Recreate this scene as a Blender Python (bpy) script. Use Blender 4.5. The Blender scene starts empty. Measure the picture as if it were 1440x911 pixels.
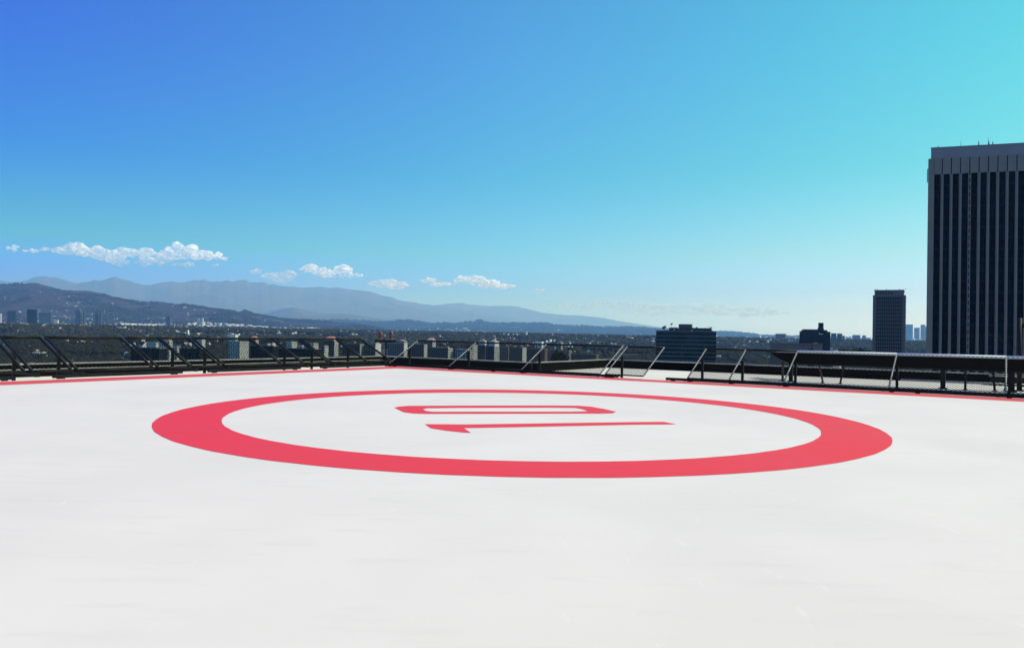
import bpy, bmesh, math, random
import numpy as np
from mathutils import Vector, Matrix, Euler
R = math.radians
random.seed(11)
rng = np.random.default_rng(7)
scn = bpy.context.scene
COL = scn.collection

# ------------------------------------------------------------------ camera
EYE = 112.0                      # metres above the street
H = 1.8                          # eye height above the pad
F, YC, ROLL = 1079.035, 468.53, .0187
PITCH = math.atan((YC - 455.5) / F)
cam_d = bpy.data.cameras.new("camera")
cam = bpy.data.objects.new("camera", cam_d)
COL.objects.link(cam)
cam_d.sensor_width = 36
cam_d.lens = 36 * F / 1440
cam_d.clip_start = .1
cam_d.clip_end = 300000
cam.matrix_world = Matrix.Translation((0, 0, EYE)) @ Matrix.Rotation(R(90) + PITCH, 4, 'X') @ Matrix.Rotation(ROLL, 4, 'Z')
scn.camera = cam

# ------------------------------------------------------------------ light
SUN_EL, SUN_AZ = R(53), R(90)    # azimuth clockwise from +Y
sd = Vector((math.cos(SUN_EL) * math.sin(SUN_AZ), math.cos(SUN_EL) * math.cos(SUN_AZ), math.sin(SUN_EL)))
sun_d = bpy.data.lights.new("sun", 'SUN')
sun_d.energy = 4.3
sun_d.angle = R(.53)
sun_d.color = (1, .89, .72)
sun = bpy.data.objects.new("sun", sun_d)
COL.objects.link(sun)
sun.rotation_euler = (-sd).to_track_quat('-Z', 'Y').to_euler()
w = bpy.data.worlds.new("World")
scn.world = w
w.use_nodes = True
nt = w.node_tree
bg = nt.nodes["Background"]
sky = nt.nodes.new("ShaderNodeTexSky")
sky.sky_type = 'NISHITA'
sky.sun_disc = False
sky.sun_elevation = SUN_EL
sky.sun_rotation = SUN_AZ
sky.altitude = 100
sky.air_density = 1.0
sky.dust_density = .6
sky.ozone_density = 2.2
# the sky turns from deep blue at the left to cyan, then white haze, towards the sun side
SKY_Z = (.015, .055, .10, .20, .33)
SKY_L = [(0.199, 0.59, 3.801), (0.199, 0.513, 2.924), (0.19, 0.849, 1.107), (0.107, 0.616, 1.473), (0.189, 0.514, 1.742)]
SKY_C = [(0.706, 1.596, 3.66), (0.588, 1.182, 2.44), (0.539, 1.279, 1.586), (0.353, 1.257, 1.405), (0.425, 1.281, 1.67)]
SKY_R = [(1.737, 3.012, 10.102), (1.198, 1.628, 2.806), (1.082, 1.564, 1.501), (0.561, 1.648, 1.219), (0.44, 1.824, 1.33118)]
SKY_MAX = 16.
tc = nt.nodes.new("ShaderNodeTexCoord")
sx_ = nt.nodes.new("ShaderNodeSeparateXYZ")
nt.links.new(tc.outputs['Generated'], sx_.inputs[0])
def sky_ramp(cols):
    r = nt.nodes.new("ShaderNodeValToRGB"); r.color_ramp.interpolation = 'B_SPLINE' if False else 'LINEAR'
    while len(r.color_ramp.elements) < len(cols): r.color_ramp.elements.new(.5)
    for e, z, c in zip(r.color_ramp.elements, SKY_Z, cols): e.position = z / .4; e.color = (c[0] / SKY_MAX, c[1] / SKY_MAX, c[2] / SKY_MAX, 1)
    return r
zs_ = nt.nodes.new("ShaderNodeMath"); zs_.operation = 'DIVIDE'; zs_.inputs[1].default_value = .4
nt.links.new(sx_.outputs[2], zs_.inputs[0])
hor_ = nt.nodes.new("ShaderNodeVectorMath"); hor_.operation = 'MULTIPLY'; hor_.inputs[1].default_value = (1, 1, 0)
nrm_ = nt.nodes.new("ShaderNodeVectorMath"); nrm_.operation = 'NORMALIZE'
sx2 = nt.nodes.new("ShaderNodeSeparateXYZ")
nt.links.new(tc.outputs['Generated'], hor_.inputs[0]); nt.links.new(hor_.outputs[0], nrm_.inputs[0]); nt.links.new(nrm_.outputs[0], sx2.inputs[0])
prev = None
for cols, (u0, u1) in ((SKY_L, (0, 0)), (SKY_C, (-.555, 0.)), (SKY_R, (0., .555))):
    r = sky_ramp(cols); nt.links.new(zs_.outputs[0], r.inputs[0])
    if prev is None: prev = r.outputs[0]; continue
    m_ = nt.nodes.new("ShaderNodeMapRange"); m_.inputs[1].default_value = u0; m_.inputs[2].default_value = u1
    nt.links.new(sx2.outputs[0], m_.inputs[0])
    x_ = nt.nodes.new("ShaderNodeMix"); x_.data_type = 'RGBA'
    nt.links.new(m_.outputs[0], x_.inputs[0]); nt.links.new(prev, x_.inputs[6]); nt.links.new(r.outputs[0], x_.inputs[7])
    prev = x_.outputs[2]
mul = nt.nodes.new("ShaderNodeMix"); mul.data_type = 'RGBA'; mul.blend_type = 'MULTIPLY'
mul.inputs[0].default_value = 1; mul.clamp_factor = False
sc_ = nt.nodes.new("ShaderNodeVectorMath"); sc_.operation = 'SCALE'; sc_.inputs['Scale'].default_value = SKY_MAX
nt.links.new(prev, sc_.inputs[0])
nt.links.new(sky.outputs[0], mul.inputs[6])
nt.links.new(sc_.outputs[0], mul.inputs[7])
nt.links.new(mul.outputs[2], bg.inputs[0])
bg.inputs[1].default_value = .10
scn.view_settings.view_transform = 'Standard'
scn.view_settings.look = 'None'
scn.view_settings.exposure = .12
scn.view_settings.gamma = 1
scn.cycles.volume_bounces = 2
scn.cycles.max_bounces = 12
scn.cycles.transparent_max_bounces = 24

# ------------------------------------------------------------------ helpers
def tan_at(px, py=470.0):
    """horizontal tangent and slope of the sight line through a spot of the photograph"""
    u = (px - 720.) / F; v = -(py - 455.5) / F
    c, s = math.cos(ROLL), math.sin(ROLL)
    u2 = c * u - s * v; v2 = s * u + c * v
    y = math.cos(PITCH) - math.sin(PITCH) * v2; z = math.sin(PITCH) + math.cos(PITCH) * v2
    return u2 / y, z / y

def tag(o, label=None, cat=None, group=None, kind=None):
    if label: o['label'] = label
    if cat: o['category'] = cat
    if group: o['group'] = group
    if kind: o['kind'] = kind
    return o

def empty(name, loc=(0, 0, 0), rz=0.):
    o = bpy.data.objects.new(name, None)
    o.empty_display_size = .2
    COL.objects.link(o)
    o.location = loc; o.rotation_euler = (0, 0, rz)
    return o

class MB:
    def __init__(s): s.v = []; s.f = []
    def add(s, v, f):
        n = len(s.v); s.v += [tuple(p) for p in v]; s.f += [tuple(i + n for i in q) for q in f]; return s
    def box(s, x0, x1, y0, y1, z0, z1, m=None):
        v = [Vector((x, y, z)) for z in (z0, z1) for y in (y0, y1) for x in (x0, x1)]
        if m is not None: v = [m @ p for p in v]
        return s.add(v, [(0, 2, 3, 1), (4, 5, 7, 6), (0, 1, 5, 4), (2, 6, 7, 3), (0, 4, 6, 2), (1, 3, 7, 5)])
    def tube(s, a, b, r, n=8, r2=None, cap=True):
        a = Vector(a); b = Vector(b); d = (b - a).normalized()
        t = Vector((0, 0, 1)) if abs(d.z) < .9 else Vector((1, 0, 0))
        p = d.cross(t).normalized(); q = d.cross(p)
        r2 = r if r2 is None else r2
        v = []
        for c, rr in ((a, r), (b, r2)):
            for k in range(n):
                an = 2 * math.pi * k / n
                v.append(c + rr * (math.cos(an) * p + math.sin(an) * q))
        f = [(k, (k + 1) % n, n + (k + 1) % n, n + k) for k in range(n)]
        if cap: f += [tuple(range(n - 1, -1, -1)), tuple(range(n, 2 * n))]
        return s.add(v, f)
    def bar(s, a, b, w_, h_, up=(0, 0, 1)):
        a = Vector(a); b = Vector(b); d = b - a; L = d.length; d.normalize()
        x = d.cross(Vector(up)).normalized(); z = x.cross(d)
        m = Matrix((x, d, z)).transposed().to_4x4(); m.translation = a
        return s.box(-w_ / 2, w_ / 2, 0, L, -h_ / 2, h_ / 2, m)
    def prism(s, pts, z0, z1):
        n = len(pts)
        v = [(x, y, z0) for x, y in pts] + [(x, y, z1) for x, y in pts]
        return s.add(v, [(k, (k + 1) % n, n + (k + 1) % n, n + k) for k in range(n)] + [tuple(range(n - 1, -1, -1)), tuple(range(n, 2 * n))])
    def lathe(s, prof, c=(0, 0, 0), n=20):
        v = []; f = []
        for r_, z in prof:
            for k in range(n):
                an = 2 * math.pi * k / n; v.append((c[0] + r_ * math.cos(an), c[1] + r_ * math.sin(an), c[2] + z))
        for i in range(len(prof) - 1):
            for k in range(n):
                f.append((i * n + k, i * n + (k + 1) % n, (i + 1) * n + (k + 1) % n, (i + 1) * n + k))
        f += [tuple(range(n - 1, -1, -1)), tuple((len(prof) - 1) * n + k for k in range(n))]
        return s.add(v, f)
    def mesh(s, name, mat, smooth=False, bevel=0):
        me = bpy.data.meshes.new(name)
        me.from_pydata(s.v, [], s.f)
        me.update()
        if bevel:
            bm = bmesh.new(); bm.from_mesh(me)
            bmesh.ops.bevel(bm, geom=bm.edges[:], offset=bevel, segments=2, affect='EDGES')
            bm.to_mesh(me); bm.free()
        if smooth:
            me.shade_smooth()
        if mat: me.materials.append(mat)
        return me
    def build(s, name, mat, parent=None, smooth=False, bevel=0, kind=None):
        return link(name, s.mesh(name, mat, smooth, bevel), parent, kind)

def link(name, me, parent=None, kind=None):
    o = bpy.data.objects.new(name, me)
    COL.objects.link(o)
    if parent: o.parent = parent
    if kind: o['kind'] = kind
    return o

# ------------------------------------------------------------------ materials
def mat(name, col, rough=.6, metal=0., var=0., scale=1., col2=None, bump=0., bscale=None, spec=.5, obj=True):
    m = bpy.data.materials.new(name); m.use_nodes = True
    n = m.node_tree; b = n.nodes["Principled BSDF"]
    b.inputs["Base Color"].default_value = (*col, 1)
    b.inputs["Roughness"].default_value = rough
    b.inputs["Metallic"].default_value = metal
    b.inputs["Specular IOR Level"].default_value = spec
    if var or col2 or bump:
        t = n.nodes.new("ShaderNodeTexCoord")
        nz = n.nodes.new("ShaderNodeTexNoise"); nz.inputs["Scale"].default_value = scale; nz.inputs["Detail"].default_value = 6
        n.links.new(t.outputs["Object"], nz.inputs["Vector"])
        if var or col2:
            rp = n.nodes.new("ShaderNodeValToRGB")
            c2 = col2 if col2 else tuple(c * (1 + var) for c in col)
            c1 = col if col2 else tuple(c * (1 - var) for c in col)
            rp.color_ramp.elements[0].position = .35; rp.color_ramp.elements[1].position = .65
            rp.color_ramp.elements[0].color = (*c1, 1); rp.color_ramp.elements[1].color = (*c2, 1)
            n.links.new(nz.outputs["Fac"], rp.inputs[0]); n.links.new(rp.outputs[0], b.inputs["Base Color"])
        if bump:
            n2 = n.nodes.new("ShaderNodeTexNoise"); n2.inputs["Scale"].default_value = bscale or scale * 4; n2.inputs["Detail"].default_value = 5
            n.links.new(t.outputs["Object"], n2.inputs["Vector"])
            bp = n.nodes.new("ShaderNodeBump"); bp.inputs["Strength"].default_value = bump
            n.links.new(n2.outputs["Fac"], bp.inputs["Height"]); n.links.new(bp.outputs[0], b.inputs["Normal"])
    return m

def deck_mat(name, base, tint, wear):
    """painted coating: large soft mottling, faint scuffs drawn out along the pad, fine grit"""
    m = bpy.data.materials.new(name); m.use_nodes = True
    n = m.node_tree; b = n.nodes["Principled BSDF"]
    t = n.nodes.new("ShaderNodeTexCoord")
    def noise(scale, detail, sx=1., sy=1., rz=0., rough=.5):
        mp = n.nodes.new("ShaderNodeMapping"); mp.inputs["Scale"].default_value = (sx, sy, 1); mp.inputs["Rotation"].default_value = (0, 0, rz)
        nz = n.nodes.new("ShaderNodeTexNoise"); nz.inputs["Scale"].default_value = scale; nz.inputs["Detail"].default_value = detail
        nz.inputs["Roughness"].default_value = rough
        n.links.new(t.outputs["Object"], mp.inputs[0]); n.links.new(mp.outputs[0], nz.inputs["Vector"])
        return nz.outputs["Fac"]
    def mix(fac, a, bb):
        x = n.nodes.new("ShaderNodeMix"); x.data_type = 'RGBA'
        if hasattr(fac, 'node'): n.links.new(fac, x.inputs[0])
        else: x.inputs[0].default_value = fac
        for i, c in ((6, a), (7, bb)):
            if isinstance(c, tuple): x.inputs[i].default_value = (*c, 1)
            else: n.links.new(c, x.inputs[i])
        return x.outputs[2]
    def mrg(v, a, bb, c=0., d=1.):
        x = n.nodes.new("ShaderNodeMapRange"); n.links.new(v, x.inputs[0])
        for i, q in enumerate((a, bb, c, d)): x.inputs[1 + i].default_value = q
        x.clamp = True
        return x.outputs[0]
    c = mix(mrg(noise(.35, 5), .35, .65), base, tint)
    c = mix(mrg(noise(.9, 6, 1, 5, R(33), .6), .55, .75, 0, wear), c, tuple(x * .86 for x in base))
    c = mix(mrg(noise(2.2, 8, 4, 1, R(33), .65), .62, .72, 0, wear * .8), c, tuple(min(.93, x * 1.07 + .01) for x in base))
    c = mix(mrg(noise(55, 3), .62, .74, 0, wear * .35), c, tuple(x * .8 for x in base))
    n.links.new(c, b.inputs["Base Color"])
    b.inputs["Roughness"].default_value = .62
    b.inputs["Specular IOR Level"].default_value = .3
    bp = n.nodes.new("ShaderNodeBump"); bp.inputs["Strength"].default_value = .12; bp.inputs["Distance"].default_value = .004
    n.links.new(noise(90, 4), bp.inputs["Height"]); n.links.new(bp.outputs[0], b.inputs["Normal"])
    return m

M = {}
M['deck'] = deck_mat('white_deck_coating', (.712, .626, .597), (.665, .584, .558), .55)
M['red'] = deck_mat('red_marking_paint', (.72, .026, .042), (.69, .034, .052), .7)
M['redline'] = deck_mat('worn_red_edge_paint', (.66, .060, .066), (.62, .075, .078), .5)
M['roofing'] = mat('beige_roofing', (.60, .54, .48), .9, col2=(.66, .60, .54), scale=.4, bump=.3, bscale=14)
M['concrete'] = mat('pale_concrete', (.55, .50, .44), .9, var=.08, scale=1.5, bump=.2)
M['blackpaint'] = mat('black_gloss_steel', (.010, .010, .010), .5, 0., var=.3, scale=8, spec=.15)
M['pale_steel'] = mat('pale_grey_steel', (.34, .33, .32), .5, .3, var=.12, scale=20)
M['wire'] = mat('dark_chain_link_wire', (.007, .007, .007), .6, 0, spec=.02)
M['parapet'] = mat('black_parapet_cladding', (.006, .006, .006), .9, var=.25, scale=.6, spec=.02)
M['coping'] = mat('light_metal_coping', (.36, .34, .31), .5, .2, var=.2, scale=2)
M['duct'] = mat('black_duct_wrap', (.004, .004, .004), .5, var=.3, scale=1.2, spec=.02)
M['rust'] = mat('rust_brown_paint', (.10, .030, .020), .7, var=.3, scale=6)
M['steel'] = mat('dull_blue_steel', (.012, .011, .012), .6, 0, var=.15, scale=3, spec=.2)
M['lens'] = mat('dark_red_glass', (.10, .0015, .003), .12, spec=.8)
M['alu'] = mat('lamp_aluminium', (.12, .11, .10), .45, .5)
M['dark_patch'] = mat('dark_patch_grey', (.16, .14, .13), .6, var=.2, scale=2)
M['white'] = mat('white_sign_sunlit_rail', (.78, .78, .77), .6)
def dark_glass(name, c, rough=.12, var=.35, scale=.12, spec=.3):
    return mat(name, c, rough, 0, var=var, scale=scale, spec=spec)
M['glassA'] = dark_glass('near_black_glass', (.005, .004, .006), .4, spec=.05)
M['glassB'] = dark_glass('dark_brown_glass', (.010, .010, .014), .3, spec=.1)
M['glassT'] = dark_glass('teal_glass', (.010, .013, .012), .22, .5, .08, spec=.2)
M['glassC'] = dark_glass('window_glass', (.012, .011, .011), .3, spec=.05)
M['pierA'] = mat('grey_brown_pier_cladding', (.38, .19, .125), .6, var=.06, scale=.2)
M['panelA'] = mat('grey_crown_panel', (.36, .19, .135), .6, var=.06, scale=.3)
M['crownA'] = mat('blue_grey_crown_screen', (.38, .23, .20), .6, var=.05, scale=.2)
M['pierB'] = mat('brown_grey_precast', (.18, .105, .075), .7, var=.08, scale=.2)
M['crownB'] = mat('grey_blue_crown', (.23, .13, .12), .7, var=.12, scale=.3)
M['bandT'] = mat('pale_teal_spandrel', (.17, .13, .10), .5, var=.1, scale=.1)
M['mech'] = mat('brown_mechanical_screen', (.05, .028, .016), .8, var=.4, scale=.4)
M['pent'] = mat('grey_penthouse', (.07, .055, .055), .7, var=.1, scale=.3)
M['dark'] = mat('charcoal_cladding', (.009, .005, .004), .6, var=.25, scale=.1, spec=.1)
M['greywall'] = mat('plain_grey_wall', (.27, .155, .11), .8, var=.06, scale=.15)
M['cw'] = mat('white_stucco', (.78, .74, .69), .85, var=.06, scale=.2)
M['cg'] = mat('grey_stucco', (.24, .16, .12), .85, var=.08, scale=.2)
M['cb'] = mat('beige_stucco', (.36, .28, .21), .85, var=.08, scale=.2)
M['cd'] = mat('dark_slate_facade', (.028, .026, .028), .6, var=.2, scale=.1)
M['tile'] = mat('terracotta_roof', (.42, .14, .08), .85, var=.2, scale=.6)
M['pink'] = mat('faded_pink_roof', (.36, .20, .18), .85, var=.15, scale=.6)
M['roofg'] = mat('grey_roofing', (.30, .29, .28), .9, var=.1, scale=.3)
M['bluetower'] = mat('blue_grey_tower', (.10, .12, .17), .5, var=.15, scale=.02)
M['trunk'] = mat('bark', (.06, .045, .03), .9)

def leaf_mat(name, a, b_, scale):
    m = mat(name, a, .85, col2=b_, scale=scale)
    n = m.node_tree; b = n.nodes["Principled BSDF"]
    oi = n.nodes.new("ShaderNodeObjectInfo"); hv = n.nodes.new("ShaderNodeHueSaturation")
    mr_ = n.nodes.new("ShaderNodeMapRange"); mr_.inputs[3].default_value = .55; mr_.inputs[4].default_value = 1.45
    n.links.new(oi.outputs["Random"], mr_.inputs[0]); n.links.new(mr_.outputs[0], hv.inputs["Value"])
    src = b.inputs["Base Color"].links[0].from_socket
    n.links.new(src, hv.inputs["Color"]); n.links.new(hv.outputs[0], b.inputs["Base Color"])
    b.inputs["Specular IOR Level"].default_value = .15
    return m
M['leaf'] = leaf_mat('city_tree_foliage', (.013, .0135, .004), (.036, .031, .010), .35)

def ground_mat(name, cols, s1, s2, sp=None, pos=(.3, .5, .7)):
    m = bpy.data.materials.new(name); m.use_nodes = True
    n = m.node_tree; b = n.nodes["Principled BSDF"]
    b.inputs["Roughness"].default_value = .95; b.inputs["Specular IOR Level"].default_value = .1
    t = n.nodes.new("ShaderNodeTexCoord")
    a = n.nodes.new("ShaderNodeTexNoise"); a.inputs["Scale"].default_value = s1; a.inputs["Detail"].default_value = 12; a.inputs["Roughness"].default_value = .7
    n.links.new(t.outputs["Object"], a.inputs["Vector"])
    r_ = n.nodes.new("ShaderNodeValToRGB"); r_.color_ramp.elements.new(.5)
    for e, p, c in zip(r_.color_ramp.elements, pos, cols): e.position = p; e.color = (*c, 1)
    n.links.new(a.outputs["Fac"], r_.inputs[0])
    n.links.new(r_.outputs[0], b.inputs["Base Color"])
    bp = n.nodes.new("ShaderNodeBump"); bp.inputs["Strength"].default_value = 1.; bp.inputs["Distance"].default_value = sp or 8.
    c_ = n.nodes.new("ShaderNodeTexNoise"); c_.inputs["Scale"].default_value = s2; c_.inputs["Detail"].default_value = 8
    n.links.new(t.outputs["Object"], c_.inputs["Vector"])
    n.links.new(c_.outputs["Fac"], bp.inputs["Height"]); n.links.new(bp.outputs[0], b.inputs["Normal"])
    return m
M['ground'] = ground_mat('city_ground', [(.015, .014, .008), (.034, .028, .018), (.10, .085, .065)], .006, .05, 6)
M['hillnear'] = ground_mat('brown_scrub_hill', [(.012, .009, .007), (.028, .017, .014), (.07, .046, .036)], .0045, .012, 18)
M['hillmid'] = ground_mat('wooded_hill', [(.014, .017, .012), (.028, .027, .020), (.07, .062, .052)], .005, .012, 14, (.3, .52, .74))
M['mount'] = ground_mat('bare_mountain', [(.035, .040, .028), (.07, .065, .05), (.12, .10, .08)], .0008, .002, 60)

# ------------------------------------------------------------------ numpy value noise
_perm = rng.random((512, 512))
def vnoise(x, y):
    xi = np.floor(x).astype(int); yi = np.floor(y).astype(int)
    fx = x - xi; fy = y - yi
    fx = fx * fx * (3 - 2 * fx); fy = fy * fy * (3 - 2 * fy)
    g = lambda a, b: _perm[a % 512, b % 512]
    return (g(xi, yi) * (1 - fx) + g(xi + 1, yi) * fx) * (1 - fy) + (g(xi, yi + 1) * (1 - fx) + g(xi + 1, yi + 1) * fx) * fy
def fbm(x, y, o=5, ridged=False):
    s = 0; a = 1; t = 0
    for k in range(o):
        v = vnoise(x * 2 ** k + 17.3 * k, y * 2 ** k + 5.1 * k)
        if ridged: v = 1 - abs(2 * v - 1)
        s = s + a * v; t += a; a *= .5
    return s / t
def sm(a, b, x):
    t = np.clip((x - a) / (b - a), 0, 1); return t * t * (3 - 2 * t)

def grid_mesh(name, X, Y, Z, material):
    n, m_ = X.shape
    v = np.stack([X, Y, Z], -1).reshape(-1, 3)
    i = np.arange(n - 1)[:, None] * m_ + np.arange(m_ - 1)[None]
    f = np.stack([i, i + 1, i + m_ + 1, i + m_], -1).reshape(-1, 4)
    me = bpy.data.meshes.new(name)
    me.from_pydata(v.tolist(), [], f.tolist()); me.update(); me.shade_smooth()
    me.materials.append(material)
    return me

# ------------------------------------------------------------------ terrain
def terrain_z(x, y):
    r = np.hypot(x, y)
    left = 1 - sm(-.45, .55, x / np.maximum(y, 1))
    far = 3700 + 900 * (1 - left)
    return 97 * sm(900, far, r) + 5 * fbm(x / 900, y / 900, 3) * sm(800, 3000, r)

az = np.radians(np.linspace(-75, 75, 301))
rr = np.concatenate([[0, 60], np.geomspace(150, 70000, 150)])
RR, AZ = np.meshgrid(rr, az, indexing='ij')
X = RR * np.sin(AZ); Y = RR * np.cos(AZ) - 40
g = link('ground', grid_mesh('ground', X, Y, terrain_z(X, Y) * (RR > 0), M['ground'])); tag(g, kind='structure')

RIDGES = []
def ridge(name, pts, D, foot, mat_, rough, ns, rows=70, step=1.6, back=.35, crest_noise=0., spur=1., x0=None, x1=None):
    pts = sorted(pts)
    px = np.array([p[0] for p in pts], float); py = np.array([p[1] for p in pts], float)
    xs = np.arange(x0 if x0 is not None else px[0], (x1 if x1 is not None else px[-1]) + .1, step)
    ys = np.interp(xs, px, py)
    if crest_noise: ys = ys - crest_noise * (fbm(xs / 7. + 3, xs * 0 + 1.7 * len(RIDGES), 4) - .5) * 2
    tt = [tan_at(a, b) for a, b in zip(xs, ys)]
    tx = np.array([t[0] for t in tt]); tz = np.array([t[1] for t in tt])
    Dx = np.interp(xs, [d[0] for d in D], [d[1] for d in D])
    zc = EYE + tz * Dx
    t = np.concatenate([np.linspace(0, 1, rows), 1 + np.linspace(0, 1, rows // 3)[1:] * back / (1 - foot)])
    T, TX = np.meshgrid(t, tx, indexing='ij')
    DD = Dx[None] * (foot + (1 - foot) * T)
    Xp = TX * DD; Yp = DD
    base = np.where(T < 1, terrain_z(Xp, Yp) - 6, 60)
    prof = np.where(T < 1, T ** 1.15, np.maximum(0, 1 - (T - 1) * 2.4))
    n_ = fbm(Xp / ns, Yp / (ns * 1.0), 6, True) - .62
    env = np.clip(np.sin(np.pi * np.clip(T, 0, 1) ** 1.3), 0, 1) + .0
    env = np.where(T > 1, .3, env)
    Z = base + (zc[None] - base) * prof + n_ * env * spur * rough
    # never let the slope in front hide the crest
    lim = EYE + (tz[None] - .0006) * Yp
    Z = np.where((T < .97), np.minimum(Z, lim - (1 - T) * rough * .15), Z)
    o = link(name, grid_mesh(name, Xp, Yp, Z, mat_)); tag(o, kind='structure')
    RIDGES.append((tx, Dx, foot, Z[:rows], t[:rows], Xp[:rows], Yp[:rows]))
    return o

near = [(-40, 404), (-20, 402), (0, 400.5), (10, 401), (20, 399.5), (35, 398.5), (52, 398), (62, 401), (75, 404.5), (90, 408), (105, 408), (120, 408.5), (140, 412), (160, 417), (180, 421), (200, 425), (215, 423.5), (232, 425), (245, 428), (260, 427), (275, 430), (300, 434), (320, 436), (335, 440), (345, 437), (355, 440), (375, 445), (400, 449), (430, 450.5), (460, 452), (500, 456), (540, 462)]
mid = [(380, 453), (440, 450.5), (480, 451), (500, 451), (540, 453.5), (560, 451), (575, 450.5), (590, 453), (600, 455), (620, 454.5), (650, 453.5), (665, 452), (675, 450.5), (685, 454), (700, 455), (720, 455), (740, 454.5), (765, 455), (780, 457.5), (800, 459), (820, 458.5), (840, 460), (860, 460.5), (880, 459.5), (895, 460.5), (910, 461.5), (925, 463), (960, 466), (1008, 467), (1030, 467.5), (1050, 468.5), (1070, 472), (1090, 473), (1130, 474), (1180, 475), (1225, 477), (1275, 482), (1300, 486), (1350, 487), (1500, 489), (1620, 490)]
low = [(330, 452), (350, 441), (375, 440), (395, 434.5), (412, 432), (425, 435), (445, 440), (460, 441), (480, 441), (500, 443), (520, 446), (545, 450), (600, 455), (660, 461)]
m1 = [(-60, 399), (-20, 394), (0, 393), (14, 396), (28, 395.5), (40, 394), (50, 388.5), (62, 388), (72, 390), (82, 391), (95, 394.5), (107, 398.5), (118, 396), (130, 394.5), (150, 393), (162, 389), (170, 392), (185, 396), (200, 400), (212, 401), (225, 398), (243, 395), (255, 397), (270, 395), (285, 393.5), (300, 396), (310, 396), (318, 393.5), (325, 396), (335, 394.5), (345, 393.5), (355, 398), (367, 397), (380, 399.5), (400, 402.5), (430, 404.5), (455, 404), (480, 405.5), (490, 407), (505, 409), (520, 409), (530, 413), (545, 417), (560, 421), (580, 425), (600, 428.5), (640, 434), (700, 443), (760, 452), (820, 462)]
m2 = [(540, 440), (600, 431), (630, 427), (650, 426), (660, 428.5), (680, 430), (700, 430), (720, 430), (740, 434), (760, 439), (790, 443), (820, 444), (850, 447), (870, 451), (900, 456), (930, 460), (960, 463), (1010, 466)]
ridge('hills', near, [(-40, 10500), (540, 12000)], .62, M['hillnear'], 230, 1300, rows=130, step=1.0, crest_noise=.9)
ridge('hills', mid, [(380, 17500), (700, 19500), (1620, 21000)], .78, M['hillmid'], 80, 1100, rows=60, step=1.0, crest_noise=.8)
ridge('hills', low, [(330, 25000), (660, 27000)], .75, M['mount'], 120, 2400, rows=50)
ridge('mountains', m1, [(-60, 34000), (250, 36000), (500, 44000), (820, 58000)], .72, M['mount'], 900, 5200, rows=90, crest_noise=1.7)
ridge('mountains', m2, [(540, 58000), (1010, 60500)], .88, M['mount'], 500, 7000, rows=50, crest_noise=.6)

def ridge_z(k, j, i):
    r_ = RIDGES[k]; return r_[5][i, j], r_[6][i, j], r_[3][i, j]

# ------------------------------------------------------------------ helipad
DK = EYE - H                                     # pad surface
K = Vector((-5.734, 38.132, 0)); A = Vector((-.54081, -.84114, 0)); B = Vector((.84109, -.54089, 0))
CEN = Vector((.218, 17.03, 0))
NL, NR = -B, -A                                  # outward normals of the two far edges
def P(a, b, z=0.):                               # pad frame: along the two edges from the red corner
    v = K + A * a + B * b; return Vector((v.x, v.y, z))
E_ = 1.0                                         # pad margin outside the red corner
S_ = 32.5
pad = MB()
me = [P(-E_, -E_), P(S_, -E_), P(S_, S_), P(-E_, S_)]
pad.prism([(p.x, p.y) for p in me][::-1], DK - .28, DK)
helipad = pad.build('helipad_deck', M['deck']); tag(helipad, kind='structure')
led = MB()
L2 = 1.75
ring_o = [P(-L2, -L2), P(S_ + L2, -L2), P(S_ + L2, S_ + L2), P(-L2, S_ + L2)]
led.prism([(p.x, p.y) for p in ring_o][::-1], DK - .42, DK - .10)
tag(led.build('deck_ledge', M['roofing']), kind='structure')

def ring(name, r0, r1, n, z, m_, c=CEN):
    b_ = MB(); v = []; f = []
    for k in range(n):
        a_ = 2 * math.pi * k / n
        w0 = .003 * math.sin(a_ * 37) + .003 * math.sin(a_ * 71)
        v += [(c.x + (r0 + w0) * math.cos(a_), c.y + (r0 + w0) * math.sin(a_), z), (c.x + (r1 - w0) * math.cos(a_), c.y + (r1 - w0) * math.sin(a_), z)]
    for k in range(n):
        j = (k + 1) % n; f.append((2 * k, 2 * k + 1, 2 * j + 1, 2 * j))
    b_.add(v, f); return b_.build(name, m_)
pm = ring('circle_marking', 6.19, 7.395, 360, DK + .004, M['red']); tag(pm, kind='structure')
LW = .72
lm = MB()
def strip(a0, b0, a1, b1):
    q = [P(a0, b0, DK + .004), P(a1, b0, DK + .004), P(a1, b1, DK + .004), P(a0, b1, DK + .004)]
    lm.add(q, [(0, 1, 2, 3)])
strip(-LW, -LW, S_ - 1, LW); strip(-LW, LW, LW, S_ - 1)
strip(S_ - 1, -LW, S_ - 1 + 2 * LW, S_ - 1); strip(-LW, S_ - 1, S_ - 1 + 2 * LW, S_ - 1 + 2 * LW)
tag(lm.build('edge_line_marking', M['redline']), kind='structure')

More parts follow.
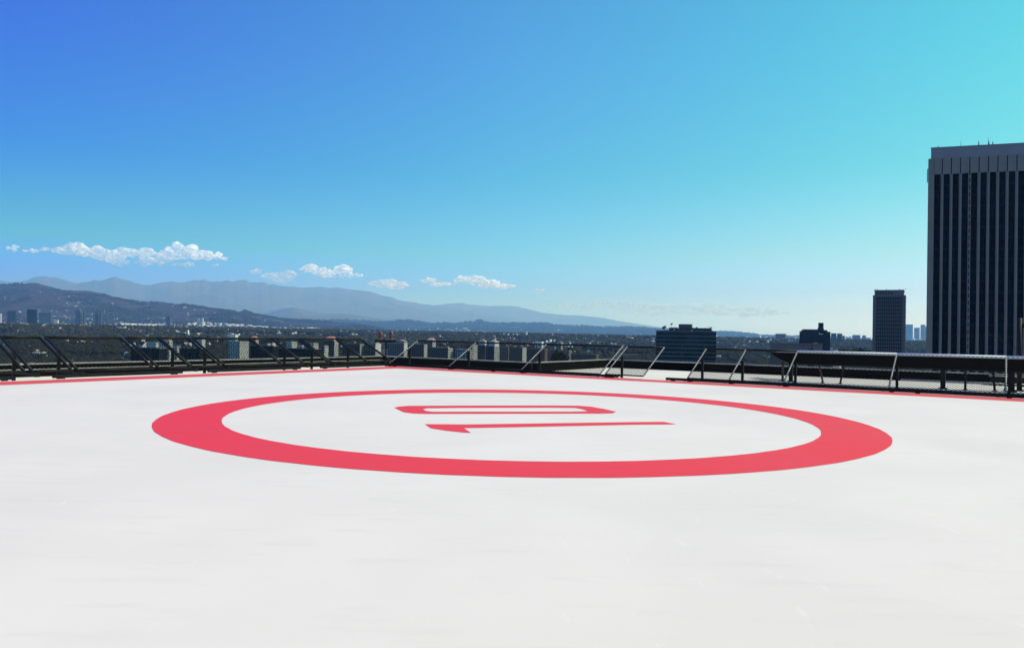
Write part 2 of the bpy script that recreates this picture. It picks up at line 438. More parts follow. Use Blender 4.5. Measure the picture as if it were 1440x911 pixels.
def poly_sheet(name, outer, inner, m_, z):
    bm = bmesh.new()
    edges = []
    for loop in (outer, inner) if inner else (outer,):
        vs = [bm.verts.new((x, y, z)) for x, y in loop]
        edges += [bm.edges.new((vs[i], vs[(i + 1) % len(vs)])) for i in range(len(vs))]
    bmesh.ops.triangle_fill(bm, use_beauty=True, edges=edges)
    bmesh.ops.recalc_face_normals(bm, faces=bm.faces)
    me_ = bpy.data.meshes.new(name); bm.to_mesh(me_); bm.free(); me_.materials.append(m_)
    o = link(name, me_); tag(o, kind='structure'); return o
zero_o = [(-2.73, 18.05), (-2.66, 18.34), (-2.46, 18.56), (-1.07, 18.90), (.99, 19.33), (1.73, 19.42), (2.02, 19.22), (2.27, 18.72), (2.49, 18.09), (2.36, 17.72), (2.04, 17.58), (1.37, 17.47), (-.5, 17.09), (-1.85, 16.82), (-2.14, 16.86), (-2.38, 17.10)]
zero_i = [(-2.03, 17.78), (-1.96, 18.08), (-1.04, 18.35), (.96, 18.78), (1.6, 18.83), (1.75, 18.5), (1.83, 18.07), (1.4, 17.9), (-.52, 17.54), (-1.75, 17.30), (-1.91, 17.45)]
one = [(-1.66, 14.96), (-.84, 15.03), (.05, 15.28), (1.24, 15.62), (2.55, 15.98), (3.21, 16.14), (3.41, 15.78), (3.28, 15.70), (2.48, 15.52), (1.19, 15.1), (-.03, 14.71), (-.87, 14.46), (-.70, 13.8), (-.83, 13.81), (-1.16, 14.02), (-1.48, 14.34)]
poly_sheet('digit_zero_marking', zero_o, zero_i, M['red'], DK + .004)
poly_sheet('digit_one_marking', one, None, M['red'], DK + .004)

# ------------------------------------------------------------------ own building below: roof and parapets
RZ = EYE - 1.5 * H                               # main roof level
PA_F, PA_N, PB_L = -16.4 * H, -9.8 * H, -9.3 * H  # far parapet, near parapet, left parapet (pad frame, metres)
BN = -1.55 * H
outline = [(PA_N, PB_L), (PA_N, BN), (PA_F, BN), (PA_F, 62.), (62., 62.), (62., PB_L)]
ob = MB(); ob.prism([(P(a, b).x, P(a, b).y) for a, b in outline], 0, RZ - .3)
root = empty('office_tower', (0, 0, 0)); tag(root, 'our own dark office tower carrying the white helipad on its roof', 'building')
ob.build('tower_wall', M['parapet'], root)
rf = MB(); rf.prism([(P(a, b).x, P(a, b).y) for a, b in outline], RZ - .299, RZ)
rfo = rf.build('roof', M['roofing'], root)
tag(MB().prism([(p.x, p.y) for p in [P(1, 1), P(S_ - 1, 1), P(S_ - 1, S_ - 1), P(1, S_ - 1)]][::-1], RZ + .005, DK - .425).build('deck_plinth', M['concrete']), kind='structure')
CZ = EYE - 1.12 * H
def wall(a0, b0, a1, b1, label):
    """black upstand with a pale metal coping and a thin pale flashing lower on its inner face"""
    p, q = P(a0, b0), P(a1, b1)
    t = empty('parapet_wall', (p.x, p.y, RZ)); tag(t, label, 'parapet')
    L = (q - p).length; an = math.atan2(q.y - p.y, q.x - p.x); t.rotation_euler = (0, 0, an)
    MB().box(0, L, -.2, .2, .003, CZ - RZ - .06).build('upstand', M['parapet'], t)
    npc = max(1, int(L / 3.0)); w_ = L / npc
    cm = MB().box(.01, w_ - .01, -.27, .27, 0, .06).mesh('coping_piece', M['coping'])
    for k in range(npc):
        o = link('coping_piece', cm, t); o.location = (k * w_, 0, CZ - RZ - .06 + random.uniform(0, .006)); o.rotation_euler.x = random.uniform(-.01, .01)
    return t
wl = wall(PA_N, PB_L, 60, PB_L, 'black parapet wall running behind the left safety net')
MB().box(0, 60 - PA_N, .203, .26, .2 * H, .2 * H + .05).build('flashing', M['coping'], wl)
wall(PA_N + .2, PB_L + .2, PA_N + .2, BN, 'black parapet wall close behind the far corner of the pad')
wr = wall(PA_N, BN + .25, PA_F + .45, BN + .25, 'short return of black parapet going back from the near wall')
wall(PA_F + .2, BN, PA_F + .2, 60, 'long black parapet wall across the open beige roof')
st_ = MB(); n_ = 40  # flat dark patch on the roof with an uneven round outline
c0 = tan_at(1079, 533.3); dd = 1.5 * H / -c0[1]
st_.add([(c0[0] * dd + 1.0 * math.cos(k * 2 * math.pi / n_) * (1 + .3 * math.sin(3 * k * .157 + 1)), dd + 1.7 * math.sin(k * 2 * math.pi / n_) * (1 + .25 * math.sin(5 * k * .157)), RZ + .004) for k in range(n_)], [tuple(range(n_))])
tag(st_.build('dark_roof_patch', M['dark_patch']), kind='structure')

# ------------------------------------------------------------------ safety nets round the pad
OUT, RISE = 1.25 * H, .60 * H
def net_panel(root_name, dirv, nrm, off, z0, s0, s1, label, steel, gap0=.03, gap1=.03, post=True, post_mat=None, first=True, rail=None):
    """frame local axes: x along the edge, y outward, z up"""
    s0, s1 = s0 + gap0, s1 - gap1
    L = s1 - s0
    o = K + nrm * off + dirv * s0
    # right-handed frame with y outward
    xdir = dirv; flip = dirv.cross(nrm).z < 0
    if flip: o = K + nrm * off + dirv * s1; xdir = -dirv
    t = empty(root_name, (o.x, o.y, z0), math.atan2(xdir.y, xdir.x))
    tag(t, label, 'safety net', 'chain link safety nets round the helipad')
    rise = RISE + (EYE - .86 * H - z0) * .7
    top = lambda x, k=1.: Vector((x, OUT * k, rise * k))
    MB().tube((0, 0, 0), (L, 0, 0), .040 if steel is M['blackpaint'] else .030, 10).build('bottom_rail', M['blackpaint'], t, True)
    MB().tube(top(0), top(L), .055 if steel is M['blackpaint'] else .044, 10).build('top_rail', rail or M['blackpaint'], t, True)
    xs_ = (0., L) if first else ((L,) if not flip else (0.,))
    for x in xs_:
        MB().tube((x, 0, 0), top(x), .050 if steel is M['blackpaint'] else .027, 10).build('side_rail', steel, t, True)
    # lacing clips along the side rails, read as dashes from afar
    cl = MB()
    for x in xs_:
        for k in range(1, 15):
            c = top(x, k / 15.); cl.tube(c + Vector((-.045, 0, .0)), c + Vector((.045, 0, .0)), .012, 5)
            cl.tube(c + Vector((0, -.03, -.014)), c + Vector((0, .03, .014)), .031, 6)
    cl.build('lacing_ties', M['blackpaint'], t, kind='stuff')
    # woven wire
    W_ = math.hypot(OUT, rise); cy, cz = OUT / W_, rise / W_
    wm = MB(); sp = .14; r_ = .0075
    def pt(u, v): return Vector((u, v * cy, v * cz))
    nrm_l = Vector((0, -cz, cy))
    for sgn in (1, -1):
        k = -W_ if sgn > 0 else 0.
        while k < (L if sgn > 0 else L + W_):
            # line u = k + sgn*v
            vs = sorted([max(0, min(W_, (0 - k) * sgn)), max(0, min(W_, (L - k) * sgn))])
            v0, v1 = vs
            if v1 - v0 > .05:
                a_, b_ = pt(k + sgn * v0, v0), pt(k + sgn * v1, v1)
                off_ = nrm_l * (.004 * sgn)
                wm.tube(a_ + off_, b_ + off_, r_, 3, cap=False)
            k += sp
    wm.build('wire_mesh', M['wire'], t, kind='stuff')
    if post:
        x = .10
        for x in (.10,):
            MB().box(x - .045, x + .045, OUT * .66 - .045, OUT * .66 + .045, RZ - z0 + .005, rise * .66 - .04).build('support_post', post_mat or M['blackpaint'], t)
            MB().box(x - .04, x + .04, .0, OUT * .66 - .046, -.14, -.07).build('bracket_arm', M['blackpaint'], t)
            MB().box(x - .07, x + .07, -.10, .02, -.17, -.035).build('hinge_bracket', M['blackpaint'], t)
    return t
names_l = ['nearest', 'second', 'third', 'fourth', 'fifth', 'sixth', 'seventh', 'eighth', 'ninth', 'tenth', 'eleventh']
LJ = [22.2, 18.51, 16.48, 15.01, 12.04, 10.55, 9.13, 6.11, 4.85, 3.24, .76, -1.1]
LG = [.03, .10, .12, .10, .11, .04, .10, .03, .03, .09, .03, .10]
lab_l = ['safety net at the left frame edge, partly cut off by it', 'safety net left of the first double brace pair by the picture edge', 'narrow safety net between the first two double braces on the left side',
         'long safety net below the hazy white office cluster on the left', 'safety net in front of the building with the orange tiled roof', 'short safety net just right of the orange tiled roof', 'wide safety net in front of the white gridded apartment tower',
         'safety net right of the white gridded apartment tower', 'safety net before the pinkish roofed apartment block', 'safety net second from the far corner, left side', 'last net on the left side, beside the red lamps at the far corner']
for k in range(len(LJ) - 1):
    net_panel('safety_net', A, NL, .65 * H, EYE - .86 * H, LJ[k + 1], LJ[k], lab_l[k], M['blackpaint'], LG[k + 1], LG[k], post=(k not in (4, 7)))
RJ = [-1.01, 2.82, 6.95, 11.04, 12.9]
RG = [.0, .0, .0, .12, .0]
lab_r = ['first safety net right of the far corner, pale brace in front of apartments', 'safety net between the two single pale braces right of the corner', 'safety net whose right side meets the pair of bright braces', 'short safety net standing just left of the open gap in the netting']
for k in range(4):
    net_panel('safety_net', B, NR, .35 * H, EYE - .925 * H, RJ[k], RJ[k + 1], lab_r[k], M['pale_steel'], RG[k], RG[k + 1], first=(k in (0, 3)))  # right braces in a paler steel than the left ones
RJ = [14.79, 16.45, 18.5, 22.05, 25.48, 28.9, 32.0]
lab_r = ['small safety net just right of the open gap in the netting', 'safety net before the dark patch on the beige roof', 'safety net in front of the rounded end of the black duct', 'safety net in front of the grid fronted tower', 'safety net in front of the tall striped tower', 'safety net at the right frame edge beside the steel mast']
for k in range(6):
    net_panel('safety_net', B, NR, .35 * H, EYE - .925 * H, RJ[k], RJ[k + 1], lab_r[k], M['pale_steel'], 0, 0, first=(k == 0), rail=M['white'] if k >= 2 else None)  # white top rails stand in for sunlight on the tubes
# corner net closing the two sides
# edge beams: black steel angle lying along the ledge outside the paint
def beam(dirv, nrm, off, z, s0, s1, label):
    p = K + nrm * off + dirv * s0; q = K + nrm * off + dirv * s1
    t = empty('edge_beam', (p.x, p.y, z), math.atan2(dirv.y, dirv.x)); tag(t, label, 'edge beam', 'black edge beams along the deck ledge')
    L = s1 - s0
    MB().box(0, L, -.05, .05, -.055, .05).build('beam', M['blackpaint'], t, bevel=.012)
    ft = MB().box(-.06, .06, -.09, .03, 0, DK - .10 - z).mesh('foot', M['blackpaint']) if False else None
    n = max(2, int(L / 3.2))
    fm = MB().box(-.07, .07, -.08, .08, DK - .10 - z + .002, -.056).mesh('foot', M['blackpaint'])
    for k in range(n):
        o = link('foot', fm, t); o.location = (.3 + (L - .6) * k / (n - 1), 0, 0)
zb = EYE - .955 * H
for (a, b, l_) in ((16.92, 23, 'black edge beam at the far left end of the pad'), (11.0, 15.77, 'black edge beam under the second and third left braces'), (5.13, 9.88, 'middle black edge beam on the left side of the pad'), (-1.0, 3.94, 'black edge beam ending at the far corner, left side')):
    beam(A, NL, .62 * H, zb, a, b, l_)
beam(B, NR, .33 * H, zb, -.9, 11.79, 'long black edge beam from the far corner to the gap')
beam(B, NR, .33 * H, zb, 13.9, 32, 'black edge beam sticking out left past the netting after the gap')

# ------------------------------------------------------------------ obstruction lamps behind the corner
tx, tz = tan_at(543, 480); D = 41.8
lx, lz = tx * D, EYE + tz * D
t = empty('obstruction_light', (lx, D, RZ)); tag(t, 'pair of dark red obstruction lamps on a crossbar behind the far corner', 'warning lamp')
MB().tube((0, 0, .0), (0, 0, lz - RZ - .05), .04, 12).build('pole', M['blackpaint'], t, True)
MB().box(-.62, .55, -.05, .05, lz - RZ - .05, lz - RZ + .07).build('crossbar', M['blackpaint'], t, bevel=.01)
for sx in (-.32, .27):
    zz = lz - RZ + .07
    h_ = MB().lathe([(.10, 0), (.13, .02), (.13, .09), (.15, .10), (.15, .13), (.10, .135)], (sx, 0, zz), 20).build('lamp_base', M['alu'], t)
    MB().lathe([(.125, .136), (.135, .17), (.135, .33), (.12, .38), (.10, .41)], (sx, 0, zz), 20).build('lens', M['lens'], t, True)
    MB().lathe([(.09, .411), (.08, .43), (.035, .45), (.03, .49)], (sx, 0, zz), 14).build('lamp_cap', M['alu'], t, True)
MB().lathe([(.05, .0), (.05, .06), (.04, .07)], (0, 0, lz - RZ + .07), 12).build('junction_cap', M['alu'], t, True)

# ------------------------------------------------------------------ long black duct on legs beyond the right nets
q0 = Vector((tan_at(1084, 500)[0] * 27.2 * H, 27.2 * H, 0))
DL = 22.
dt = empty('roof_duct', (q0.x, q0.y, RZ), math.atan2(B.y, B.x)); tag(dt, 'long black duct with a rounded left end raised on legs over the roof', 'duct')
z_t = EYE - .50 * H - RZ; z_b = EYE - .90 * H - RZ
prof = []
mbd = MB(); secs = 26
sect = []
for k in range(secs + 1):
    s = k / secs; x = 1.9 * s
    hh = (z_t - z_b) * math.sin(math.pi / 2 * min(1, s * 1.02) ** .8)
    sect.append((x, hh, .34 * (min(1, .35 + s * 1.3))))
sect.append((DL, z_t - z_b, .34))
v = []; f = []
for (x, hh, ww) in sect:
    hh = max(hh, .03)
    for an in range(9):     # rounded underside, flat top
        a_ = math.pi * an / 8
        v.append((x, -ww * math.cos(a_), z_t - hh * (.35 + .65 * math.sin(a_) ** .5) if 0 < an < 8 else z_t - hh * .3))
    v.append((x, ww, z_t)); v.append((x, -ww, z_t))
m_ = 11
for k in range(len(sect) - 1):
    for j in range(m_): f.append((k * m_ + j, k * m_ + (j + 1) % m_, (k + 1) * m_ + (j + 1) % m_, (k + 1) * m_ + j))
f += [tuple(range(m_ - 1, -1, -1)), tuple((len(sect) - 1) * m_ + j for j in range(m_))]
mbd.add(v, f); mbd.build('duct_body', M['duct'], dt)
lidm = MB().box(.01, 1.99, -.37, .37, 0, .03).mesh('lid_plate', M['roofg'])
for k in range(int(DL / 2)):
    o = link('lid_plate', lidm, dt); o.location = (.35 + 2 * k, 0, z_t + .002 + random.uniform(0, .008))
for x, wd, m_, splay in ((.75, .13, M['rust'], 0), (1.25, .22, M['blackpaint'], 0), (2.9, .10, M['rust'], .25), (4.35, .10, M['steel'], -.2), (9.6, .25, M['blackpaint'], 0), (10.7, .12, M['steel'], 0), (12.0, .12, M['steel'], .1), (12.9, .25, M['blackpaint'], 0), (16.2, .22, M['blackpaint'], 0), (19, .2, M['blackpaint'], 0)):
    lg = MB()
    lg.bar((x, 0, z_b + .12), (x + splay, 0, .06), wd, wd, up=(0, 1, 0))
    lo = lg.build('leg', m_, dt)
    MB().box(x + splay - wd * .9, x + splay + wd * .9, -wd, wd, .004, .055).build('foot', M['blackpaint'], lo)

# low plant box, pipe and steel mast at the right edge of the roof
tx, tz = tan_at(1405, 540); D = 1.5 * H / .0557
bx = empty('plant_box', (tx * D, D, RZ), math.atan2(B.y, B.x)); tag(bx, 'low grey plant box with pale lid behind the right hand net', 'plant box')
MB().box(-.5, 3.3, -.4, .4, .004, .55).build('box', M['steel'], bx, bevel=.02)
MB().box(-.55, 1.6, -.45, .45, .552, .60).build('lid', M['coping'], bx, bevel=.01)
MB().tube((-5.5, -.7, .12), (3.0, -.7, .12), .06, 10).build('pipe', M['pale_steel'], bx, True)
tx, tz = tan_at(1434, 500); D = 43.
ms = empty('antenna_mast', (tx * D, D, RZ)); tag(ms, 'dark steel mast with guy stays at the right edge of the roof', 'mast')
zt = EYE + tan_at(1436, 447)[1] * D - RZ
MB().tube((0, 0, .0), (0, 0, zt), .13, 14, .10).build('pole', M['steel'], ms, True)
zk = EYE + tan_at(1434, 494)[1] * D - RZ
for a_, l_ in ((200, 1.2), (320, 1.2), (80, 1.2)):
    MB().tube((0, 0, zk), (l_ * math.cos(R(a_)), l_ * math.sin(R(a_)), .0), .045, 8).build('stay', M['steel'], ms, True)
MB().tube((0, 0, zk + .05), (-1.6, .3, zk + 1.0), .012, 6).build('cable', M['blackpaint'], ms)
MB().box(.12, .5, -.1, .1, zt - .55, zt - .30).build('camera_arm', M['steel'], ms, bevel=.01)
MB().box(-.4, .4, -.4, .4, .0041, .05).build('base_plate', M['steel'], ms)
MB().tube((.45, 0, zk - .1), (.45, 0, .05), .03, 8).build('conduit', M['steel'], ms, True)

# ------------------------------------------------------------------ buildings
def grid_face(mb, w_, z0, z1, fh, bw, dep, sp, pr, m, ztop_band=0.):
    """spandrels and piers proud of a glass core; face in local x 0..w, outward -y"""
    nf = max(1, int(round((z1 - z0) / fh)))
    nb = max(1, int(round(w_ / bw)))
    for k in range(nf + 1):
        z = z1 - k * (z1 - z0) / nf
        zb_ = max(z0, z - sp)
        if z - zb_ > .05: mb.box(0, w_, -dep, 0, zb_, z, m)
    if pr > 0:
        for k in range(nb + 1):
            x = k * w_ / nb
            x0, x1 = max(0, x - pr / 2), min(w_, x + pr / 2)
            mb.box(x0, x1, -dep - .03, 0, z0 + .01, z1 - .01, m)

def block(name, label, xl, xc, ytop, D, wallm, glassm, fh=3.1, bw=3., sp=1.1, pr=.7, delta=25, xr=None, depth=18., pent=None, roofm=None, cat='building', dep=.35, visible=45., group=None, rows=True, psi=None, sunlit_endm=None):
    tc_, tz_ = tan_at(xc, ytop)
    Cx = tc_ * D; ztop = EYE + tz_ * D
    ps = psi if psi is not None else math.atan(tc_) + R(delta)
    tl = tan_at(xl, ytop)[0]
    w_ = (Cx - tl * D) / (math.cos(ps) + tl * math.sin(ps))
    if xr is not None:
        tr = tan_at(xr, ytop)[0]
        depth = min(60, abs((tr * D - Cx) / (math.sin(ps) - tr * math.cos(ps))))
    org = (Cx - w_ * math.cos(ps), D + w_ * math.sin(ps))
    gz = float(terrain_z(np.array(org[0]), np.array(org[1]))) - 3
    t = empty(name, (org[0], org[1], gz), -ps); tag(t, label, cat, group)
    h = ztop - gz
    z0 = max(0, h - visible)
    dp = dep + .03
    core = MB().box(dp, w_ - dp, dp, depth - dp, 0, h - .15)
    core.build('glass_core', glassm, t)
    if z0 > 1: MB().box(0, w_, 0, depth, 0, z0 - .02).build('lower_wall', wallm, t)
    fm = MB()
    I = Matrix.Identity(4)
    grid_face(fm, w_, z0, h, fh, bw, dep, sp, pr, Matrix.Translation((0, dp, 0)))
    em = MB() if sunlit_endm else fm
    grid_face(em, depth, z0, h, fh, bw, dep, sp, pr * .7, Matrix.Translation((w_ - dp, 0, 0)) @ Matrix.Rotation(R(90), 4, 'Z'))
    if sunlit_endm: em.build('sunlit_end_grid', sunlit_endm, t, kind='stuff')
    grid_face(fm, depth, z0, h, fh, bw, dep, sp, pr, Matrix.Translation((dp, depth, 0)) @ Matrix.Rotation(R(-90), 4, 'Z'))
    fm.build('facade_grid', wallm, t, kind='stuff')
    MB().box(-.15, w_ + .15, -.15, depth + .15, h - .14, h + .25).build('roof', roofm or M['roofg'], t)
    MB().box(-.2, w_ + .2, -.2, .1, h + .251, h + .9).build('roof_edge', wallm, t)
    if pent:
        for (u0, u1, v0, v1, ph, pm_, style) in pent:
            x0, x1, y0, y1 = u0 * w_, u1 * w_, v0 * depth, v1 * depth
            pb = MB().box(x0, x1, y0, y1, h + .26, h + .26 + ph).build('penthouse', pm_, t)
            if style == 'hip':
                zz = h + .27 + ph; cx_, cy_ = (x0 + x1) / 2, (y0 + y1) / 2; rw = (x1 - x0) * .25
                MB().add([(x0 - .6, y0 - .6, zz), (x1 + .6, y0 - .6, zz), (x1 + .6, y1 + .6, zz), (x0 - .6, y1 + .6, zz), (cx_ - rw, cy_, zz + min(4.5, (y1 - y0) * .4)), (cx_ + rw, cy_, zz + min(4.5, (y1 - y0) * .4))],
                         [(0, 1, 5, 4), (1, 2, 5), (2, 3, 4, 5), (3, 0, 4), (3, 2, 1, 0)]).build('penthouse_roof', M['tile'] if pm_ is not M['cg'] else M['pink'], t)
            elif style == 'dome':
                rx, ry = (x1 - x0) / 2, (y1 - y0) / 2
                n = 14; v = []; f = []
                for i in range(5):
                    a_ = i / 4 * math.pi / 2 * .92
                    for k in range(n):
                        b_ = 2 * math.pi * k / n
                        v.append(((x0 + x1) / 2 + rx * math.cos(a_) * math.cos(b_), (y0 + y1) / 2 + ry * math.cos(a_) * math.sin(b_), h + .27 + ph + 2.4 * math.sin(a_)))
                for i in range(4):
                    for k in range(n): f.append((i * n + k, i * n + (k + 1) % n, (i + 1) * n + (k + 1) % n, (i + 1) * n + k))
                f.append(tuple(4 * n + k for k in range(n))); f.append(tuple(range(n - 1, -1, -1)))
                MB().add(v, f).build('penthouse_roof', M['pink'], t, True)
            elif style == 'win':
                for q in range(2):
                    xx = x0 + (x1 - x0) * (.25 + .5 * q)
                    MB().box(xx - .5, xx + .5, y0 - .03, y0 + .2, h + .9, h + .26 + ph * .75).build('window', glassm, t)
    # small roof plant
    for q in range(3):
        xx, yy = w_ * random.uniform(.1, .85), depth * random.uniform(.2, .8)
        s_ = random.uniform(.8, 1.8)
        MB().box(xx, xx + s_ * 1.4, yy, yy + s_, h + .255, h + .26 + s_ * .7).build('roof_unit', M['roofg'], t)
    return t, w_, depth, h

# -- tall striped tower at the right
D1 = 280.
c0, z0s = tan_at(1306.2, 223); org = Vector((c0 * D1, D1, 0))
u = Vector((.947, -.321, 0)).normalized(); an = math.atan2(u.y, u.x)
def zpx(px, py, D): return EYE + tan_at(px, py)[1] * D
gz = 0.
ta = empty('striped_tower', (org.x, org.y, gz), an); tag(ta, 'tall dark office tower with pale vertical piers at the right edge', 'office tower')
zP = zpx(1306.2, 223, D1); zG = zpx(1311, 246, D1); zC = zpx(1308, 208.8, D1)
WA = 66.; NBAY = 22; W0 = 1.5; BW = (WA - W0) / NBAY
tri = [(0, 0), (WA, 0), (WA / 2 + 3, WA * .84)]
ins = .9
core = [(ins * 1.5, .85), (WA - ins * 1.5, .85), (WA / 2 + 3, WA * .84 - 2)]
MB().prism(core, 0, zP - .4).build('tower_core', M['glassA'], ta)
MB().prism([(0.8, .9), (WA - .8, .9), (WA / 2 + 3, WA * .84 - 1.)], zG - .2, zP - .1).build('crown_core', M['glassB'], ta)
MB().prism([(.75, .35), (WA - 1, .35), (WA / 2 + 3, WA * .84 - 1.5)], zP - .1, zC).build('crown_screen', M['crownA'], ta)
MB().prism([(.6, .28), (WA - .8, .28), (WA / 2 + 3, WA * .84 - 1.2)], zC + .001, zC + .3).build('roof_edge', M['crownA'], ta)
gp = MB().box(.0, BW - .93, -.02, .12, 0, zG).mesh('glass_bay', M['glassA'])
pp = MB().box(-.46, .46, -.85, .0, 0, zG - .02).mesh('pier', M['pierA'])
rb = MB().box(-.10, .10, -.97, -.851, 0, zG).mesh('pier_rib', M['panelA'])
cp = MB().box(.15, BW - .15, -.95, -.5, zG, zP - .12).mesh('crown_panel', M['panelA'])
MB().box(0, W0 + .35, 0, .95, 0, zP - .13).build('corner_pier', M['pierA'], ta)
for k in range(NBAY):
    x = W0 + k * BW
    o = link('glass_bay', gp, ta); o.location = (x + .465, .55, 0)
    if k: 
        o = link('pier', pp, ta); o.location = (x, .9, 0)
        r2 = link('pier_rib', rb, o)
    o = link('crown_panel', cp, ta); o.location = (x - .0, .95, 0)
# faint floor lines behind the glass plane
fl = MB()
for k in range(38):
    z = zG - 3.9 * (k + 1)
    if z > 5: fl.box(W0, WA - 1, .515, .60, z - .25, z + .25)
fl.build('floor_lines', M['glassB'], ta, kind='stuff')
tr_ = MB()
for k in range(60):
    z = zG - 2.6 * k
    if z > 3: tr_.box(W0 + 4 * BW - .14, W0 + 4 * BW + .14, -.10, -.05, z - .8, z + .8)
tr_.build('cleaning_track', M['blackpaint'], ta, kind='stuff')
MB().box(-.16, .0, 1.2, 2.0, zP - 8.5, zP - 3.5).build('side_fin', M['pierB'], ta)
for x, hh in ((3.2, .8), (10.5, 2.2), (16.2, 1.9), (19.2, 3.0), (19.4, 1.6), (20.6, 1.4)):
    MB().tube((x, 1.2, zC + .3), (x, 1.2, zC + .3 + hh), .07 if hh > 2 else .22, 6, .04).build('antenna', M['steel'], ta)

# -- grid fronted tower left of it
t, w_, d_, h = block('grid_tower', 'brown grey tower with a tight window grid and blue grey crown', 1227.6, 1273.6, 416.5, 650, M['pierB'], M['glassB'], fh=3.2, bw=1.36, sp=.6, pr=.42, psi=math.atan(.487) + R(2), depth=26, visible=110, dep=.5, roofm=M['crownB'], cat='office tower')
for x0 in (0, w_ - 2.3):
    MB().box(x0 - .02, x0 + 2.32, -.15, 2.3, 0, h - .2).build('corner_pier', M['pierB'], t)
MB().box(1.2, w_ - 1.4, .6, d_ - 1, h + .26, h + 5.2).build('crown', M['crownB'], t)
MB().box(.9, w_ - 1.1, .3, d_ - .7, h + 4.6, h + 5.5).build('crown_rim', M['pierB'], t)
lt = MB()
for k, x in enumerate((3.5, 5.5, 7.6, 9.6, 11.8, 13.9)):
    lt.box(x, x + 1.1, .45, .6, h + 1.6, h + 3.9)
lt.build('crown_lettering', M['cd'], t, kind='stuff')  # illegible crown lettering as plain dark blocks
for x in (1.6, 3.6, 10.4, 20.2, 25.):
    MB().tube((x, 1, h + 5.5), (x, 1, h + 6.9), .25, 6, .1).build('antenna', M['steel'], t)

# -- teal glass block
t, w_, d_, h = block('glass_office_block', 'dark teal glass office block with dishes and brown plant on its roof', 922.5, 1007.5, 467.2, 690, M['bandT'], M['glassT'], fh=3.62, bw=9.0, sp=.42, pr=.0, psi=math.atan(.18) + R(3), depth=30, visible=70, dep=.12, roofm=M['dark'], cat='office block')
mu = MB()
rr2 = random.Random(4)
for k in range(34):
    x = rr2.choice(range(1, 37)) * 1.5; z = h - 3.62 * rr2.choice(range(1, 16))
    mu.box(x - .06, x + .06, .0, .14, z - 3.2, z)
mu.build('mullions', M['bandT'], t, kind='stuff')
gd = [MB().box(0, 1, .05, .16, -3.2, -.42).mesh('dark_pane', m_) for m_ in (M['glassA'], M['glassC'], M['glassT'])]
for k in range(46):
    o = link('window_pane', gd[k % 3], t); o.location = (1.5 * rr2.choice(range(0, 34)), .07 + .002 * (k % 20), h - 3.62 * rr2.choice(range(0, 13))); o.scale = (rr2.choice((1.5, 3, 4.5)) * .98, 1, 1)
MB().box(11.5, w_ - 4, 3, d_ - 4, h + .26, h + 3.6).build('plant_screen', M['mech'], t)
for k in range(26):
    x = 12 + k * (w_ - 18) / 26; MB().box(x, x + .9, 2.6, 2.95, h + .26, h + 2.2 + rr2.random() * 1.8).build('plant_louvre', M['mech'] if k % 3 else M['pent'], t)
MB().box(w_ * .375, w_ * .60, 5, 16, h + 3.6, h + 7.).build('penthouse', M['pent'], t)
def dish(x, z, r_, tilt):
    p = MB(); prof_ = [(r_ * s, r_ * .35 * s * s) for s in (.05, .35, .7, 1.)] + [(r_ * .98, r_ * .40)]
    p.lathe(prof_, (0, 0, 0), 18); o = p.build('dish', M['mech'], t, True); o.location = (x, 2, z); o.rotation_euler = (R(tilt), R(-30), 0)
    MB().tube((x, 2.4, h + .3), (x, 2.2, z), .15, 8).build('dish_mount', M['mech'], t)
dish(7.5, h + 3.0, 2.3, 35); dish(14.0, h + 6.4, 1.6, 20)
for x, z, s_ in ((19, h + 2.8, 1.6), (31, h + .9, 1.5), (16, h + 1.1, .5), (46.5, h + 3.5, .35), (49, h + 3.2, .5)):
    MB().box(x, x + s_, .8, 1.6, z, z + (.6 if s_ > 1 else 1.9)).build('roof_unit', M['cw'], t)
for x in (26, 36, 48.5): MB().tube((x, 3, h + 3.6), (x, 3, h + 4.8), .5, 8, .3).build('vent', M['mech'], t)
MB().tube((w_ * .6 + .3, 5, h + 3), (w_ * .6 + .3, 5, h + 8.6), .08, 6).build('antenna', M['steel'], t)

# -- charcoal block with roof tower and small sign
t, w_, d_, h = block('charcoal_office_block', 'charcoal block with stepped top, square roof tower and small white sign', 1124.2, 1167.5, 467.3, 1100, M['dark'], M['glassC'], fh=3.6, bw=5., sp=2.2, pr=.8, psi=math.atan(.39) + R(2), depth=30, visible=60, dep=.15, roofm=M['dark'], cat='office block')
MB().box(2.4, w_ - 4.2, 1.5, d_ - 2, h + .26, h + 3.2).build('upper_floor', M['dark'], t)
MB().box(4.6, w_ - 10, 2.2, d_ - 3, h + 3.2, h + 4.0).build('upper_parapet', M['dark'], t)
MB().box(24.4, 32.6, 2, 12, h + 3.2, h + 6.2).build('roof_tower_base', M['dark'], t)
MB().box(25.2, 32.2, 2.4, 11, h + 6.2, h + 13.6).build('roof_tower', M['dark'], t)
sg = MB()      # illegible white script, as loops and strokes
def stroke(pts, wd=.42):
    for a_, b_ in zip(pts, pts[1:]): sg.bar((a_[0], -.25, a_[1]), (b_[0], -.25, b_[1]), .12, wd, up=(0, 0, 1))
sx, sz = 26.0, h - 2.2
stroke([(sx, sz + .9), (sx + 1.6, sz + 1.2)]); stroke([(sx + .9, sz + 1.0), (sx + 1.2, sz - 1.3)])
stroke([(sx + 1.8, sz - .9), (sx + 2.2, sz + .2), (sx + 2.7, sz - .9), (sx + 3.1, sz + .1), (sx + 3.5, sz - .9)])
stroke([(sx + 3.9, sz - .2), (sx + 4.3, sz - 1.0), (sx + 4.8, sz - .1), (sx + 5.2, sz - 1.0), (sx + 5.9, sz + .0)])
sg.build('sign', M['white'], t)

